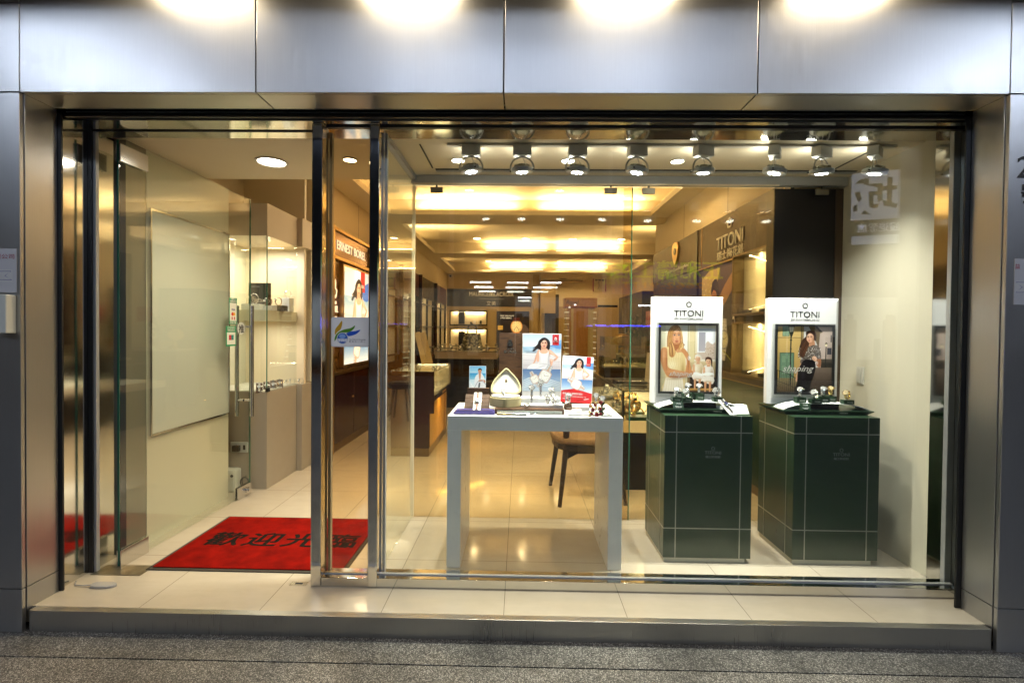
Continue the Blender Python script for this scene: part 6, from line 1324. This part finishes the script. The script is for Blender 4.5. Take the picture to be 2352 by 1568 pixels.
t = thing('wall_pilaster', 'beige pilaster on the back wall right of the watch poster', 'pilaster', (.46, BY, 0)); x0, x1, z0, z1 = BW(1221.5, 628, 1238, 900); MB().box(x0-.46, x1-.46, -.08, 0, 0, 2.97).build('pilaster', mat('beige_panel'), t)
x0, x1, z0, z1 = BW(1241, 614, 1343, 648)
t = thing('air_conditioner', 'long beige air conditioner high on the back wall', 'air conditioner', ((x0+x1)/2, BY, z0)); w_ = (x1-x0)/2; h_ = z1-z0
MB().prism([(0, 0), (-.20, .03), (-.24, .10), (-.24, h_), (0, h_)], -w_, w_, 'x').build('body', mat('beige_plastic', (.62, .50, .34), .4), t, bevel=.01); MB().box(-w_+.08, w_-.08, -.215, -.19, .022, .045).build('outlet', BLACK, t); MB().box(-.1, .1, -.243, -.241, .07, .09).build('badge', BROWN, t)
x0, x1, z0, z1 = BW(1362, 640, 1391, 670)
t = thing('wall_clock', 'square cream wall clock with red side edges on the back wall', 'clock', ((x0+x1)/2, BY, (z0+z1)/2)); MB().box(-.16, .16, -.05, 0, -.18, .18).build('face', mat('clock_face', (.62, .56, .38), .4), t); MB().box(-.19, -.161, -.05, 0, -.18, .18).box(.161, .19, -.05, 0, -.18, .18).build('side_edge', mat('clock_red', (.25, .03, .02), .4), t)
MB().obox((-.02, -.053, .04), .012, .003, .13, Matrix.Rotation(R(-12), 3, 'Y')).obox((-.03, -.053, -.07), .009, .003, .11, Matrix.Rotation(R(25), 3, 'Y')).build('hands', INKD, t)
MB().box(-.13, -.06, -.053, -.051, .12, .16).box(-.035, .035, -.053, -.051, .12, .16).box(.06, .13, -.053, -.051, .12, .16).build('date_window', INKD, t)
for k in range(12): a = k*math.pi/6; text(str(12 if k == 0 else k), .022, INKD, t, (.12*math.sin(a), -.052, .11*math.cos(a)-.035), ext=.002)
# wooden display tower
x0, x1, z0, z1 = BW(1297, 684, 1372, 800, 11.0)
tw = thing('display_tower', 'orange oak display tower with glass shelves standing before the back room', 'display cabinet', ((x0+x1)/2, 11.0, 0)); w_ = (x1-x0)/2
MB().box(-w_, w_, 0, .5, z1-.20, z1).build('crown', OAK, tw, bevel=.004); MB().box(-w_, w_, .0, .5, z1-.215, z1-.2005).build('crown_line', mat('clock_red'), tw)
MB().box(-w_+.10, w_-.20, .02, .5, 0, z1-.216).build('body', OAK, tw); MB().box(w_-.199, w_-.08, .04, .5, 0, z1-.216).build('bamboo_side', mat('bamboo', (.52, .44, .20), .5), tw)
MB().box(-w_+.14, -w_+.19, .0, .0195, .9, z1-.25).build('lit_slot', mat('bamboo'), tw)
m = MB()
for k in range(12):
    z = z1-.33-k*.135
    if z > .2: m.box(-w_, -w_+.095, .02, .3, z, z+.012).box(w_-.075, w_, .02, .3, z, z+.012)
m.build('glass_shelves', mat('shelf_self_glow', (.8, .85, .82), .2, emit=(.9, .95, .9), power=.5), tw)  # glow put into the shelf colour; the shelves are no lamps
MB().box(-w_, -w_+.01, .0, .015, .0, z1-.216).box(w_-.01, w_, .0, .015, 0, z1-.216).build('corner_rail', CHROME, tw); text('Royal', .09, INKD, tw, (-w_+.15, -.003, z1-.14), shear=.3, ext=.003)
x0, x1, z0, z1 = BW(1372, 701, 1418, 751)
t = thing('television', 'black television hanging on the back wall', 'television', ((x0+x1)/2, BY, (z0+z1)/2)); MB().box(-(x1-x0)/2, (x1-x0)/2, -.06, 0, -(z1-z0)/2, (z1-z0)/2).build('body', BLACK, t, bevel=.01); MB().box(-(x1-x0)/2+.03, (x1-x0)/2-.03, -.063, -.0605, -(z1-z0)/2+.03, (z1-z0)/2-.03).build('screen', mat('screen_black', (.006, .006, .008), .08), t)
struct('wall', MB().box(1.1, 3.2, 14.02, 14.099, 0, 2.05), mat('beige_panel'), 'beige panelling under the television')
x0, x1, z0, z1 = BW(1241, 700, 1276, 719, 13.9)
t = thing('hanging_board', 'beige lintel board over the back room opening', 'board', ((x0+x1)/2, 13.9, (z0+z1)/2)); MB().box(-(x1-x0)/2, (x1-x0)/2, 0, .05, -(z1-z0)/2, (z1-z0)/2+.8).build('board', mat('beige_panel'), t)
MB().box(-.2, -.19, 0, .05, -1.8, -(z1-z0)/2).build('post', mat('beige_panel'), t)
t = thing('dark_partition', 'dark olive partition at the back room opening', 'partition', (.95, 14.0, 0)); MB().box(-.25, .15, 0, .05, 0, 2.4).build('panel', mat('olive_panel', (.06, .05, .025), .4), t)

t = thing('dark_cabinet', 'tall black wall cabinet deep on the right behind the plant', 'cabinet', (2.75, 9.4, 0)); MB().box(-.42, .44, 0, 2.2, 0, 2.15).build('body', BLACKP, t); MB().box(-.40, .42, -.02, -.0005, 1.15, 1.9).build('shelf_niche', BROWN, t)
t = thing('framed_picture', 'small dark framed picture on the tall black cabinet', 'picture', (2.62, 9.37, 1.75)); MB().box(-.14, .14, -.02, 0, -.18, .18).build('frame', DWOOD, t); MB().box(-.11, .11, -.024, -.021, -.15, .15).build('print', mat('dull_green_print', (.10, .14, .07), .5), t)
# counters and stools in the deep middle of the shop
for k, (x, y, w_, lab) in enumerate(((-.95, 8.6, .55, 'dark counter with a glass case in the deep middle of the shop'), (-.15, 10.2, .7, 'second dark counter with a lit case farther back'), (-1.35, 9.9, .4, 'dark counter along the left wall cabinets'))):
    t = thing('glass_counter', lab, 'counter', (x, y, 0)); MB().box(-w_, w_, 0, .6, 0, .86).build('body', BLACKP, t); MB().box(-w_, w_, -.003, .6, .861, 1.0).build('lit_case', mat('pink_lining', (.42, .33, .25), .5), t); MB().box(-w_-.01, w_+.01, -.01, .61, 1.001, 1.012).build('top_glass', CASEG, t)
    MB().box(-w_, w_, -.012, -.004, .986, 1.0).build('top_edge', CHROME, t)
    b = MB()
    for q_ in range(6): b.ball((-w_*.8+q_*w_*.3, .1, 1.05), .03, .02, .04, 8, 5)
    b.build('watches', SILV, t)
t = thing('handbag', 'patterned handbag with upright handles on the deep middle counter', 'bag', (-.86, 8.75, 1.013)); MB().prism([(-.20, 0), (.20, 0), (.14, .30), (-.14, .30)], -.06, .06).build('body', mat('bag_pattern', (.30, .27, .17), .4, .3, fn=lambda m, N, L, b: L.new(ramp(N, L, noise(N, L, coords(N, L), 22, 2), [(.45, (.10, .09, .06)), (.55, (.50, .46, .30))]), b.inputs['Base Color'])), t, bevel=.02)
for y in (-.04, .04): MB().tube([(-.08, y, .30), (-.07, y, .42), (0, y, .47), (.07, y, .42), (.08, y, .30)], .008, 8).build('handle', BLACK, t, smooth=True)
for k, (x, y) in enumerate(((-.42, 7.6), (-.05, 8.3), (.25, 7.4))):
    t = thing('bar_stool', 'dark low stool before the counters, %s' % ['left one', 'middle one', 'right one'][k], 'stool', (x, y, 0), 0, 'stools before the counters'); MB().lathe([(.17, .48), (.2, .50), (.2, .55), (.16, .58), (0, .58)], n=20).build('seat', BLACKP, t, smooth=True)
    for a in range(4): c_, s_ = math.cos(a*math.pi/2+.78), math.sin(a*math.pi/2+.78); MB().tube([(.12*c_, .12*s_, .49), (.2*c_, .2*s_, 0)], .014, 8).build('leg', BLACK, t)

# ------------------------------------------------------------------ papers and boxes on the outer columns
def column_thing(name, label, cat, x0, y0, x1, y1, d, m, nm='sheet'):
    a, c = at(x0, y1, Y=YF-d), at(x1, y0, Y=YF-d); t = thing(name, label, cat, ((a.x+c.x)/2, YF-.0005, (a.z+c.z)/2)); w_, h_ = (c.x-a.x)/2, (c.z-a.z)/2
    MB().box(-w_, w_, -d, -.0002, -h_, h_).build(nm, m, t, bevel=min(.004, d/3)); return t, w_, h_
PAP = mat('paper', (.55, .55, .58), .6); INKR = mat('ink_crimson', (.35, .02, .04), .6); INKB = mat('ink_blue', (.08, .08, .30), .6)
t, w_, h_ = column_thing('paper_notice', 'white paper notice with red characters taped on the left column', 'notice', -64, 571, 38, 671, .002, PAP)
text('有限公司', .018, INKR, t, (.035, -.0025, .058), ext=.0003, width=.13); text('收', .014, INKB, t, (-.0, -.0025, .025), ext=.0003)
p = Print((0, 0, 100, 60), .17, .06); p.line([(0, 10), (96, 8), (78, 30), (98, 50), (0, 46)], 2, '3A3A90'); p.build('drawn_arrow', t, (.005, -.0025, -.055))
column_thing('letter_box', 'grey white wall box on the left column below the paper', 'box', -20, 676, 13, 765, .05, mat('white_plastic'), 'body')
t, w_, h_ = column_thing('paper_notice', 'white paper notice with a drawn arrow taped on the right column', 'notice', 2328, 595, 2420, 700, .002, PAP)
text('益', .018, INKR, t, (-.075, -.0025, .062), ext=.0003); p = Print((0, 0, 100, 60), .15, .06); p.line([(96, 10), (2, 6), (22, 30), (2, 54), (96, 50)], 2, '3A3A90'); p.build('drawn_arrow', t, (-.01, -.0025, -.055))
q = at(2362, 402, Y=YF-.006)
t = thing('house_number', 'black house number on the right column', 'house number', (q.x, YF-.0005, q.z)); text('22', .10, INKD, t, (.02, -.002, -.01), ext=.002); text('號', .07, INKD, t, (.02, -.002, -.12), ext=.002)
